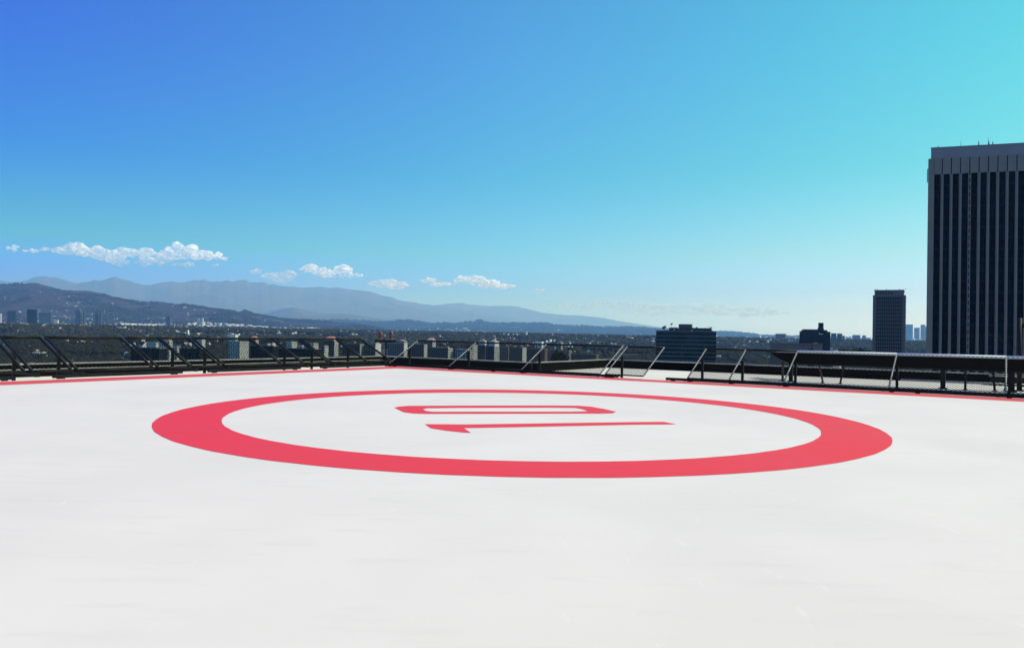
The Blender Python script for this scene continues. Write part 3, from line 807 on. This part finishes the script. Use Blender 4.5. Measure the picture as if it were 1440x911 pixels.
# -- plain grey wall block in front of it, with a slim dark tree before it
t, w_, d_, h = block('grey_annex', 'plain windowless grey block in front of the charcoal office block', 1083, 1156, 485.3, 450, M['greywall'], M['greywall'], fh=40, bw=50., sp=40, pr=0, psi=math.atan(.37) + R(2), depth=16, visible=40, dep=.2, roofm=M['greywall'], cat='building')

# crown builder for countable trees
def tree(px, ytop, D, rad, hgt, label, slim=1., group=None):
    tx_, tz_ = tan_at(px, ytop)
    ztop = EYE + tz_ * D
    gz_ = ztop - hgt
    t = empty('tree', (tx_ * D, D, gz_)); tag(t, label, 'tree', group)
    MB().tube((0, 0, 0), (0, 0, hgt * .6), rad * .12, 8, rad * .05).build('trunk', M['trunk'], t)
    b_ = MB(); rg = random.Random(int(px * 7))
    n = 900
    for k in range(n):
        d = Vector((rg.gauss(0, 1), rg.gauss(0, 1), rg.gauss(0, 1))).normalized() * (rg.random() ** .4)
        lump = 1 + .25 * math.sin(d.x * 7 + px) * math.sin(d.z * 6 + d.y * 5)
        c = Vector((d.x * rad * lump, d.y * rad * lump, hgt * .58 + d.z * hgt * .42 * slim * lump))
        s_ = rad * .12 * rg.uniform(.6, 1.4)
        e1 = Vector((rg.gauss(0, 1), rg.gauss(0, 1), rg.gauss(0, 1))).normalized() * s_; e2 = e1.cross(Vector((rg.gauss(0, 1), rg.gauss(0, 1), rg.gauss(0, 1)))).normalized() * s_
        b_.add([c - e1, c + e2, c + e1, c - e2], [(0, 1, 2, 3)])
    b_.build('crown', M['leaf'], t)
    return t
tree(1140.5, 488, 300, 1.6, 14, 'slim dark tree in front of the plain grey block', 1.)
tree(1186, 489.5, 500, 4.0, 13, 'round olive tree beside the little white gabled house')
tree(1195, 491.5, 500, 2.6, 11, 'smaller tree right of the olive round tree')
tree(1203, 490.5, 520, 4.5, 13, 'broad dark tree left of the grid fronted tower')
tree(1213, 490, 520, 4.5, 13, 'broad dark tree touching the grid fronted tower')
tree(1222, 492, 520, 3.2, 12, 'small tree tucked against the foot of the grid fronted tower')
tree(785, 493.5, 800, 8, 22, 'dark bushy tree among the pale apartment blocks behind the net')
tree(792, 496, 800, 6, 18, 'lower dark tree right of the bushy tree behind the net')

# little white gabled house
tx, tz = tan_at(1177, 493.3); D = 470
t = empty('gabled_house', (tx * D, D, EYE + tz * D - 12), -.5); tag(t, 'little white gabled roof house beside the charcoal office block', 'house')
MB().box(-2, 2, -3, 3, 0, 9.6).build('wall', M['cw'], t)
MB().add([(-2.3, -3.2, 9.61), (2.3, -3.2, 9.61), (0, -3.2, 12), (-2.3, 3.2, 9.61), (2.3, 3.2, 9.61), (0, 3.2, 12)], [(0, 1, 2), (5, 4, 3), (0, 2, 5, 3), (1, 4, 5, 2), (0, 3, 4, 1)]).build('roof', M['cw'], t)
MB().box(-.6, .6, -3.06, -3.0, 8.2, 9.3).build('window', M['glassC'], t)

# -- apartment blocks along the boulevard behind the nets
cw, cg, cb, cd = M['cw'], M['cg'], M['cb'], M['cd']
PH = lambda u0, u1, ph, m_=cg, st='': (u0, u1, .25, .75, ph, m_, st)
BL = [
 # label, xl, xc, xr, ytop, D, wall, fh, bw, sp, pr, penthouses
 ('white gridded apartment tower behind the net left of the corner', 322, 337, 350, 480.5, 1200, cw, 3.2, 3.2, 1.1, .9, []),
 ('wide low dark office block with pale roof lines behind the left nets', 352, 384, 395, 487, 900, cd, 3.6, 6, .5, .3, []),
 ('dark flat roofed block with pale cornice below the apartment blocks', 392, 441, 452, 491, 850, cd, 3.6, 5, .6, .3, []),
 ('bright white square block between two dark flat roofs', 402, 410, 418, 481, 1100, cw, 3.2, 3, 1.5, 1.2, []),
 ('white tower house with pink hipped roof behind the left nets', 455, 470, 476, 479.5, 1050, cg, 3.1, 3., 1.2, .8, [(.1, .9, .1, .9, 2.5, cw, 'hip')]),
 ('slim white block left of the pink roofed tower house', 436, 441, 448, 483, 1050, cw, 3.1, 2.6, 1.4, 1., []),
 ('grey apartment block left of the red lamps', 482, 506, 512, 484, 1100, cg, 3., 3., 1.1, .9, [PH(.3, .6, 3.5)]),
 ('grey apartment block with sunlit end wall under the red lamps', 512, 528, 536, 483.5, 1100, cg, 3., 2.8, 1.1, .9, [PH(.6, .95, 4, cg)]),
 ('grey apartment block right of the red lamps with round roof room', 545, 568, 574, 483, 1150, cg, 3., 3., 1.2, .9, [(.6, 1., .1, .8, 3, cg, 'dome')]),
 ('plain grey apartment block beneath the far corner brace', 573, 596, 601, 484.5, 1050, cg, 3.1, 3.1, 1.2, 1.1, [PH(.2, .5, 3)]),
 ('lower dark apartment block with bright patterned end wall', 602, 630, 637, 489.8, 1000, cg, 3., 2.8, 1.2, .9, []),
 ('apartment block with pink round roof room behind the net', 598, 608, 613, 481, 1250, cb, 3., 2.8, 1.2, .9, [(.2, 1., .1, .9, 3., cg, 'hip')]),
 ('dark low apartment block left of the white arched block', 638, 655, 658, 491.5, 1000, cd, 3., 3., .9, .6, []),
 ('low white block with wide balcony bays behind the net', 640, 658, 666, 491.8, 960, cw, 3., 3.4, .8, .5, []),
 ('grey apartment block with bright zigzag end wall left of the blue fronted one', 655, 664.5, 671.5, 485.2, 1080, cg, 3., 2.8, 1.1, .8, []),
 ('grey apartment tower with domed white roof room', 672, 682, 685, 486, 1120, cg, 3., 2.8, 1.3, .9, [(.05, .95, .1, .9, 6.5, cw, 'dome')]),
 ('blue grey fronted apartment block with sunlit end wall', 683, 695, 702.5, 487.4, 1050, M['bluetower'], 3., 2.6, .9, .6, [(.3, 1., .1, .9, 6.5, cw, 'dome')]),
 ('plain grey apartment block right of the blue grey fronted one', 702.5, 715, 718, 488, 1080, cb, 3.1, 3., 1.4, 1.1, [PH(.1, .7, 4)]),
 ('apartment block with a finely windowed front and sunlit end wall', 716, 734.5, 740.5, 489, 1040, cg, 3., 2.4, 1.2, 1., [PH(.1, .3, 2)]),
 ('dim broad apartment block with a square white roof room', 741, 766, 770, 491, 1060, cg, 3.1, 3.3, 1.5, 1.4, [(.42, .8, .2, .8, 10., cw, 'win')]),
 ('dim apartment block with tall tan roof room behind the net', 769, 800, 804, 493, 1080, cb, 3.1, 3.3, 1.6, 1.4, [(.4, .62, .2, .8, 11.5, cb, 'win')]),
 ('long low dim block at the right end of the apartments', 803, 838, 842, 499, 1000, cg, 3.1, 3.3, 1.6, 1.4, []),
 ('dark glass office block under the orange tiled roof', 184, 224, 236, 490, 900, cd, 3.7, 6, .4, .25, []),
 ('ornate white block behind the net left of the orange roof', 206, 219, 223, 482, 1000, cw, 3., 2.4, 1.2, 1.2, []),
 ('pale block topped by an orange hipped tile roof', 222, 238, 243, 480, 1100, cw, 3.2, 3., 1.3, .9, [(.05, .95, .05, .95, 1.6, cw, 'hip')]),
 ('white block right of the orange tiled roof', 243, 249, 254, 487.5, 1000, cw, 3.1, 2.8, 1.2, .9, []),
 ('low dark flat block with a pale roof line behind the nets', 252, 281, 290, 490.5, 950, cd, 3.6, 5, .5, .3, []),
 ('small block with reddish tiled roof above the left netting', 352, 359, 364, 476.5, 1700, cg, 3.1, 3., 1.3, .9, [(.0, 1., .0, 1., 1.2, cw, 'hip')]),
 ('grey twin roofed block in the tree belt above the netting', 322, 331, 335, 470.5, 2300, cw, 3.3, 4., 2.0, 2.0, [PH(.1, .4, 3, cw)]),
 ('low tan block in the tree belt above the netting', 314, 320, 324, 470.8, 2300, cb, 3.3, 4., 1.6, 1.5, []),
 ('flat pale roofed hall in the tree belt', 276, 284, 289, 475, 1900, cw, 4, 5., 2.5, 1.5, []),
 ('low white villa block behind the left net', 418, 424, 428, 486, 1000, cw, 3.1, 3, 1.4, 1., []),
 ('tan low block behind the left net, near the pale villa', 428, 437, 441, 488, 1000, cb, 3.1, 3, 1.4, 1., []),
 ('brown brick block right of the white slim block', 448, 456, 462, 486.5, 1000, M['pierB'], 3.1, 3, 1.4, 1., []),
]
for q in BL:
    lb, xl, xc, xr, yt, D, wm_, fh, bw, sp_, pr_, pn = q
    block('apartment_block', lb, xl, xc, yt, D, wm_, M['glassC'], fh, bw, sp_, pr_, delta=30, xr=xr, pent=pn, roofm=M['roofg'], cat='apartment block', visible=40, sunlit_endm=cw if (wm_ is not cd and xr - xc > 4.5) else None)  # wide right ends turn white: sunlight painted into the wall colour

# -- hazy towers far off
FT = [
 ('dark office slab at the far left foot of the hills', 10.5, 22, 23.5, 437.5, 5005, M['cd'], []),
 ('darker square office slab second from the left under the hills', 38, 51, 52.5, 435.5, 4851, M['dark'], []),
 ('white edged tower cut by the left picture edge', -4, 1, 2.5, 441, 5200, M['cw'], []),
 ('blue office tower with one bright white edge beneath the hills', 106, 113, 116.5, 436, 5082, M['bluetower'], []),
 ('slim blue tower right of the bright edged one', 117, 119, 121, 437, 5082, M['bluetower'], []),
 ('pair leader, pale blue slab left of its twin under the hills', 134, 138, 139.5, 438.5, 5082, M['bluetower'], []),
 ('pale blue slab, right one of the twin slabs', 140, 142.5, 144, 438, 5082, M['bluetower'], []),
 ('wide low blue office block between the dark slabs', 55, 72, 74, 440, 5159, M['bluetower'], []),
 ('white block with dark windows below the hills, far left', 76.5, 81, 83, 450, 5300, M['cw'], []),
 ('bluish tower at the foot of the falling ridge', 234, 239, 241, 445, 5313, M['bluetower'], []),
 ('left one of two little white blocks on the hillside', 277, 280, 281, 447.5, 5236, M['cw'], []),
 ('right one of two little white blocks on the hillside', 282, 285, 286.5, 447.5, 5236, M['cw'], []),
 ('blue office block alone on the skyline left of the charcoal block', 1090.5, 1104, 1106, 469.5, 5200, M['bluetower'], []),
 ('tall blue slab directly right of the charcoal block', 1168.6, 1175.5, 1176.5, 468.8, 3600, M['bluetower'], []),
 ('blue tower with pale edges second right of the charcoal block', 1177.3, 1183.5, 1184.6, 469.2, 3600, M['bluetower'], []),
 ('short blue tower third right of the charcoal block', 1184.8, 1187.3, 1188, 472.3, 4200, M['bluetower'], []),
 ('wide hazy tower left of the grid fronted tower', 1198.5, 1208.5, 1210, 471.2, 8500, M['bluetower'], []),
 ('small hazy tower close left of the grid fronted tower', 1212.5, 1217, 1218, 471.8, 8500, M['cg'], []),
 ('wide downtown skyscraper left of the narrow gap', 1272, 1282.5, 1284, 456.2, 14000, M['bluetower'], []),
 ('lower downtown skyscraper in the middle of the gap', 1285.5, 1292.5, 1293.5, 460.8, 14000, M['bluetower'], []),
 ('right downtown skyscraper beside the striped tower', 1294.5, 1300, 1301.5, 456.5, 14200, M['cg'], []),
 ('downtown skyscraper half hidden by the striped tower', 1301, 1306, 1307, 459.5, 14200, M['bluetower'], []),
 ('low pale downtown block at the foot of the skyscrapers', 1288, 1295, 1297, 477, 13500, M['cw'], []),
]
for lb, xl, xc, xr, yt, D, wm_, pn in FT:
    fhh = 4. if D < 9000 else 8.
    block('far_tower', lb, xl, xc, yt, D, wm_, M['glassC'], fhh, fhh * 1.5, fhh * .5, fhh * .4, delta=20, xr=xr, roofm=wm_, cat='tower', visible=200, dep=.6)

# ------------------------------------------------------------------ houses scattered through the trees
hw = [M['cw'], M['cw'], M['cb'], M['cg']]
protos = []
for k in range(5):
    L_, W_ = random.uniform(9, 24), random.uniform(8, 13)
    hh = random.uniform(4, 9)
    b_ = MB().box(-L_ / 2, L_ / 2, -W_ / 2, W_ / 2, 0, hh)
    if k % 2:
        b_.add([(-L_ / 2 - .5, -W_ / 2 - .5, hh), (L_ / 2 + .5, -W_ / 2 - .5, hh), (L_ / 2 + .5, W_ / 2 + .5, hh), (-L_ / 2 - .5, W_ / 2 + .5, hh), (-L_ / 4, 0, hh + 2.5), (L_ / 4, 0, hh + 2.5)], [(0, 1, 5, 4), (1, 2, 5), (2, 3, 4, 5), (3, 0, 4), (3, 2, 1, 0)])
    else: b_.box(-L_ / 2 - .2, L_ / 2 + .2, -W_ / 2 - .2, W_ / 2 + .2, hh + .01, hh + .6)
    protos.append(b_)
pm_ = [p.mesh('far_house', hw[i % 4]) for i, p in enumerate(protos)]
far_pos = []
def spot_on(px, py):
    """march along a sight line until it meets the ground or a hill"""
    tx_, tz_ = tan_at(px, py)
    for D in np.geomspace(900, 7000, 220):
        z = EYE + tz_ * D
        if z < float(terrain_z(np.array(tx_ * D), np.array(D))): return tx_ * D, D, float(terrain_z(np.array(tx_ * D), np.array(D)))
    return None
def band_house(n, x0, x1, dy0, dy1, sc=(.8, 1.6)):
    sc = (sc[0] * .62, sc[1] * .62)
    out = []
    while n > 0:
        px = random.uniform(x0, x1); hy = 468.5 + (px - 720) * .0187
        cl = fbm(np.array(px / 23.), np.array(dy0 * 1.), 3)
        if random.random() > float(cl) * 1.3: continue
        n -= 1
        s = spot_on(px, hy + random.uniform(dy0, dy1))
        if s: out.append((*s, random.uniform(*sc)))
    return out
spots = band_house(110, -10, 560, 1.2, 5, (1.1, 2.4)) + band_house(60, -10, 920, 5, 16, (.8, 1.5)) + band_house(60, 560, 1080, 2, 6, (1., 1.8)) + band_house(50, 0, 560, 24, 50, (.7, 1.2))
for i, (x, y, z, s) in enumerate(spots[:290]):
    o = link('far_house', pm_[i % 5]); o.location = (x, y, z + 3); o.rotation_euler.z = random.uniform(-1, 1); o.scale = (s, s, s * 1.1)
    tag(o, 'small pale far off building peeping out of the tree belt', 'house', 'small pale buildings scattered through the tree belt')
# the rest, too many to count, and those on the hillsides
fh_ = MB()
def put_box(x, y, z, s, hgt):
    m = Matrix.Translation((x, y, z)) @ Matrix.Rotation(random.uniform(-1, 1), 4, 'Z')
    fh_.box(-s / 2, s / 2, -s * .35, s * .35, -2, hgt, m)
for (x, y, z, s) in band_house(900, -20, 1110, .6, 7, (.8, 1.9)): put_box(x, y, z, 14 * s, 5 * s)
for k_, n_h, t_lo, tmax, sz_ in ((0, 1500, 0, .24, 2.1), (0, 380, .2, .75, 1.0), (1, 1500, 0, .55, 2.4)):
    tx_, Dx_, ft, Zr, tr2, Xr, Yr = RIDGES[k_]
    c_ = 0
    while c_ < n_h:
        i = int((t_lo + (tmax - t_lo) * random.random() ** 1.5) * len(tr2)); j = random.randrange(len(tx_))
        if vnoise(np.array(Xr[i, j] / 500.), np.array(Yr[i, j] / 500.)) < random.uniform(.35, .85): continue
        c_ += 1
        s = random.uniform(.5, 1.4) * sz_
        put_box(Xr[i, j] + random.uniform(-20, 20), Yr[i, j], Zr[i, j] + 1, 13 * s, 4.5 * s)
for k in range(1500):      # low town between the tree belt and the foot of the hills
    px = random.choice((random.uniform(-20, 320), random.uniform(-20, 1460))); D = random.uniform(4650, 6800); tx_ = tan_at(px, 470)[0]
    if vnoise(np.array(px / 19.), np.array(D / 900.)) < random.uniform(.25, .8): continue
    s = random.uniform(.6, 1.8)
    put_box(tx_ * D, D, float(terrain_z(np.array(tx_ * D), np.array(D))), (17 if px < 300 else 12) * s, (11 if px < 300 else 8) + 4 * s)
for k in range(4200):      # roofs showing between the crowns
    px = random.uniform(-20, 1180); D = 1500 * (4700 / 1500.) ** random.random(); tx_ = tan_at(px, 470)[0]
    if vnoise(np.array(px / 27. + 40), np.array(D / 300.)) < random.uniform(.35, .9): continue
    s = random.uniform(.5, 1.2)
    put_box(tx_ * D, D, float(terrain_z(np.array(tx_ * D), np.array(D))), 9 * s, 7 + 6 * s)
for k in range(55):       # taller blocks along the hazy right horizon
    px = random.uniform(930, 1310); D = random.uniform(8500, 15000); tx_ = tan_at(px, 475)[0]; s = random.uniform(.6, 1.6)
    put_box(tx_ * D, D, 60, 26 * s, 42 + 20 * s * s)
ho = fh_.build('distant_houses', M['cw']); tag(ho, 'pale specks of countless houses over the far slopes', 'houses', kind='stuff')

# ------------------------------------------------------------------ tree cover of the city
def clump(seed):
    rg = random.Random(seed); bm = bmesh.new()
    for k in range(4):
        c = Vector((rg.uniform(-.5, .5), rg.uniform(-.5, .5), rg.uniform(.35, .85)))
        m = bmesh.ops.create_icosphere(bm, subdivisions=1, radius=rg.uniform(.35, .6), matrix=Matrix.Translation(c))
        for v in m['verts']: v.co += Vector((rg.uniform(-.12, .12), rg.uniform(-.12, .12), rg.uniform(-.12, .12)))
    me_ = bpy.data.meshes.new('tree_clump'); bm.to_mesh(me_); bm.free(); me_.materials.append(M['leaf'])
    return me_
# positions: uniform in area but thinned with distance
N = 110000
u_ = rng.random(N); r_ = np.exp(np.log(700) + u_ * (np.log(4700) - np.log(700)))
a_ = np.radians(rng.uniform(-38, 38, N))
xs, ys = r_ * np.sin(a_), r_ * np.cos(a_)
keep = fbm(xs / 160, ys / 160, 3) > (.36 + .10 * rng.random(N))
xs, ys, r_ = xs[keep], ys[keep], r_[keep]
zs = terrain_z(xs, ys)
sc = rng.uniform(6, 13, len(xs)) * (1 + .5 * sm(6000, 9000, r_))
hx, hy, hz_, hs = [xs], [ys], [zs], [sc]
for k_, n_t in ((0, 26000), (1, 26000)):
    tx_, Dx_, ft, Zr, tr2, Xr, Yr = RIDGES[k_]
    i = (rng.random(n_t) ** .8 * (len(tr2) - 1.01)); j = rng.random(n_t) * (len(tx_) - 1.01)
    i0, j0 = i.astype(int), j.astype(int); fi, fj = i - i0, j - j0
    bl = lambda Q: (Q[i0, j0] * (1 - fi) + Q[i0 + 1, j0] * fi) * (1 - fj) + (Q[i0, j0 + 1] * (1 - fi) + Q[i0 + 1, j0 + 1] * fi) * fj
    X_, Y_, Z_ = bl(Xr), bl(Yr), bl(Zr)
    kp = fbm(X_ / 330, Y_ / 330, 4) > (.52 if k_ == 0 else .42)
    hx.append(X_[kp]); hy.append(Y_[kp]); hz_.append(Z_[kp] - 1); hs.append(rng.uniform(9, 19, kp.sum()) * (1.1 if k_ == 0 else 2.0))
xs, ys, zs, sc = map(np.concatenate, (hx, hy, hz_, hs))
fam = rng.integers(0, 3, len(xs))
for fk in range(3):
    s_ = fam == fk
    pme = bpy.data.meshes.new('tree_cover')
    pme.from_pydata(np.stack([xs[s_], ys[s_], zs[s_]], -1).tolist(), [], [])
    at = pme.attributes.new('size', 'FLOAT', 'POINT'); at.data.foreach_set('value', sc[s_].astype(np.float32))
    po = link('tree_cover', pme); tag(po, 'dark green tree cover spread over the city plain', 'trees', kind='stuff')
    src = bpy.data.objects.new('tree_clump', clump(fk + 5)); COL.objects.link(src)
    src.location = (-300 + fk * 10, -300, 0); tag(src, 'tree clump on the street behind the tower', 'tree', kind='stuff')
    gn = bpy.data.node_groups.new('scatter_%d' % fk, 'GeometryNodeTree')
    gn.interface.new_socket('Geometry', in_out='INPUT', socket_type='NodeSocketGeometry')
    gn.interface.new_socket('Geometry', in_out='OUTPUT', socket_type='NodeSocketGeometry')
    gi = gn.nodes.new('NodeGroupInput'); go = gn.nodes.new('NodeGroupOutput')
    ip = gn.nodes.new('GeometryNodeInstanceOnPoints'); oi = gn.nodes.new('GeometryNodeObjectInfo'); oi.inputs[0].default_value = src
    oi.inputs['As Instance'].default_value = True
    na = gn.nodes.new('GeometryNodeInputNamedAttribute'); na.data_type = 'FLOAT'; na.inputs[0].default_value = 'size'
    rv = gn.nodes.new('FunctionNodeRandomValue'); rv.data_type = 'FLOAT_VECTOR'; rv.inputs[1].default_value = (0, 0, 6.28); rv.inputs[0].default_value = (0, 0, 0)
    gn.links.new(gi.outputs[0], ip.inputs['Points']); gn.links.new(oi.outputs['Geometry'], ip.inputs['Instance'])
    gn.links.new(na.outputs[0], ip.inputs['Scale']); gn.links.new(rv.outputs[0], ip.inputs['Rotation'])
    gn.links.new(ip.outputs[0], go.inputs[0])
    md = po.modifiers.new('scatter', 'NODES'); md.node_group = gn

# ------------------------------------------------------------------ clouds, beyond the haze
def cloud_mat(name, body):
    """white water droplets: opaque in the middle, thinning out where the puffs end"""
    m = bpy.data.materials.new(name); m.use_nodes = True
    n = m.node_tree
    for x in list(n.nodes):
        if x.type != 'OUTPUT_MATERIAL': n.nodes.remove(x)
    out = n.nodes[0]
    df = n.nodes.new("ShaderNodeBsdfDiffuse"); df.inputs[0].default_value = (.68, .68, .70, 1)
    tl = n.nodes.new("ShaderNodeBsdfTranslucent"); tl.inputs[0].default_value = (.58, .58, .61, 1)
    mx = n.nodes.new("ShaderNodeAddShader")
    tr = n.nodes.new("ShaderNodeBsdfTransparent"); mo = n.nodes.new("ShaderNodeMixShader")
    lw = n.nodes.new("ShaderNodeLayerWeight"); lw.inputs[0].default_value = .5
    t = n.nodes.new("ShaderNodeTexCoord"); nz = n.nodes.new("ShaderNodeTexNoise"); nz.inputs["Scale"].default_value = .0009; nz.inputs["Detail"].default_value = 3
    n.links.new(t.outputs["Object"], nz.inputs["Vector"])
    r = n.nodes.new("ShaderNodeMapRange"); r.inputs[1].default_value = .1; r.inputs[2].default_value = .85; r.inputs[3].default_value = body; r.inputs[4].default_value = 0
    n.links.new(lw.outputs["Facing"], r.inputs[0])
    r2 = n.nodes.new("ShaderNodeMapRange"); r2.inputs[1].default_value = .3; r2.inputs[2].default_value = .6; r2.inputs[3].default_value = .45; r2.inputs[4].default_value = 1
    n.links.new(nz.outputs["Fac"], r2.inputs[0])
    mu = n.nodes.new("ShaderNodeMath"); mu.operation = 'MULTIPLY'
    n.links.new(r.outputs[0], mu.inputs[0]); n.links.new(r2.outputs[0], mu.inputs[1])
    n.links.new(df.outputs[0], mx.inputs[0]); n.links.new(tl.outputs[0], mx.inputs[1])
    n.links.new(mu.outputs[0], mo.inputs[0]); n.links.new(tr.outputs[0], mo.inputs[1]); n.links.new(mx.outputs[0], mo.inputs[2])
    n.links.new(mo.outputs[0], out.inputs["Surface"])
    return m
CM = [cloud_mat('cloud_dense', 1.), cloud_mat('cloud_thin', .72), cloud_mat('cloud_veil', .22), cloud_mat('cloud_soft', .5)]
CD = 76000.
def cloud(label, puffs, kind_, seed):
    rg = random.Random(seed)
    s = CD / F
    bm = bmesh.new()
    for (px, py, rx, ry) in puffs:
        n = max(4, int(rx * 1.6))
        for k in range(n):
            a = rg.uniform(-1, 1); b = rg.uniform(-1, 1) * (1 - abs(a)) ** .5 * .7
            rad = max(1.3, ry * rg.uniform(.4, .75) * (1 - .5 * abs(a)))
            tx_, tz_ = tan_at(px + a * rx, py + b * ry - ry * .1)
            D = CD + rg.uniform(-1, 1) * rx * s * .4
            c = Vector((tx_ * D, D, EYE + tz_ * D))
            m = Matrix.Translation(c) @ Matrix.Diagonal((rg.uniform(1, 1.6), rg.uniform(1, 1.5), rg.uniform(.7, 1), 1))
            bmesh.ops.create_icosphere(bm, subdivisions=2, radius=rad * s, matrix=m)
    me_ = bpy.data.meshes.new('cloud'); bm.to_mesh(me_); bm.free(); me_.materials.append(CM[kind_])
    v = np.array([x.co for x in me_.vertices]); c = v.mean(0)
    for x in me_.vertices: x.co = x.co - Vector(c)
    o = link('cloud', me_); o.location = c
    rm = o.modifiers.new('r', 'REMESH'); rm.mode = 'VOXEL'; rm.voxel_size = s * (1.2 if kind_ == 2 else .6)
    dg = bpy.context.evaluated_depsgraph_get(); ev = o.evaluated_get(dg); m2 = bpy.data.meshes.new_from_object(ev)
    o.modifiers.clear(); o.data = m2
    # ragged edges
    co = np.empty(len(m2.vertices) * 3); m2.vertices.foreach_get('co', co); co = co.reshape(-1, 3)
    nn = np.empty(len(m2.vertices) * 3); m2.vertices.foreach_get('normal', nn); nn = nn.reshape(-1, 3)
    d_ = (fbm(co[:, 0] / (3 * s) + seed, co[:, 2] / (2.6 * s) + co[:, 1] / (4 * s), 3) - .5) * 1.1 * s
    m2.vertices.foreach_set('co', (co + nn * d_[:, None]).ravel()); m2.update(); m2.shade_smooth()
    if not m2.materials: m2.materials.append(CM[kind_])
    tag(o, label, 'cloud', 'white clouds over the mountains')
cloud('small white cloud at the far left over the mountains', [(20, 349, 11, 5), (44, 353, 12, 4)], 1, 1)
cloud('little wisp right of the far left cloud', [(64, 350, 7, 3.5)], 3, 2)
cloud('long lumpy cloud over the left mountains', [(86, 354, 12, 7), (105, 350, 16, 10), (130, 355, 24, 10), (155, 361, 24, 9), (176, 356, 18, 9), (170, 370, 12, 7), (203, 357, 14, 10), (205, 369, 16, 8)], 1, 3)
cloud('brightest heaped cloud right of the long lumpy one', [(236, 360, 16, 10), (248, 352, 13, 10), (270, 357, 20, 10), (292, 360, 20, 8), (312, 364, 9, 4), (258, 373, 16, 6), (227, 366, 12, 8)], 0, 4)
cloud('tiny puff under the brightest heaped cloud', [(303, 374, 6, 3)], 1, 5)
cloud('thin short cloud in the middle left sky', [(361, 382, 9, 5), (376, 388, 10, 5), (400, 389, 20, 9), (396, 395, 14, 6)], 3, 6)
cloud('bumpy white cloud over the end of the high ridge', [(438, 379, 15, 7), (455, 383, 16, 7), (483, 380, 14, 8), (468, 389, 18, 6), (498, 388, 12, 5)], 0, 7)
cloud('flat pale cloud right of the bumpy one', [(545, 400, 25, 8), (560, 402, 14, 6)], 1, 8)
cloud('white cloud strip left of its longer neighbour', [(602, 395, 10, 6), (622, 401, 17, 5)], 0, 9)
cloud('long white wedge shaped cloud near the middle', [(648, 395, 8, 7), (664, 393, 12, 8), (680, 398, 20, 8), (704, 403, 22, 5)], 0, 10)
cloud('lone tiny cloud right of the wedge shaped one', [(758, 410, 10, 4)], 1, 11)
cloud('faint pinkish veil of cloud low over the right hills', [(810, 430, 40, 7), (860, 429, 40, 9), (920, 437, 50, 10), (980, 436, 45, 11), (1050, 440, 60, 8)], 2, 12)

# ------------------------------------------------------------------ haze
HB = 63000.; HT = 2500.
hz = MB().box(-HB, HB, -12000, HB, -1.5, HT)
hm = bpy.data.materials.new('air_haze'); hm.use_nodes = True
n = hm.node_tree
for x in list(n.nodes):
    if x.type != 'OUTPUT_MATERIAL': n.nodes.remove(x)
pv = n.nodes.new("ShaderNodeVolumePrincipled")
pv.inputs["Color"].default_value = (.23, .50, 1, 1)
pv.inputs["Density"].default_value = .000045
pv.inputs["Absorption Color"].default_value = (1, 1, 1, 1)
pv.inputs["Anisotropy"].default_value = .15
n.links.new(pv.outputs[0], n.nodes[0].inputs["Volume"])
ho = hz.build('haze', hm); ho['kind'] = 'stuff'
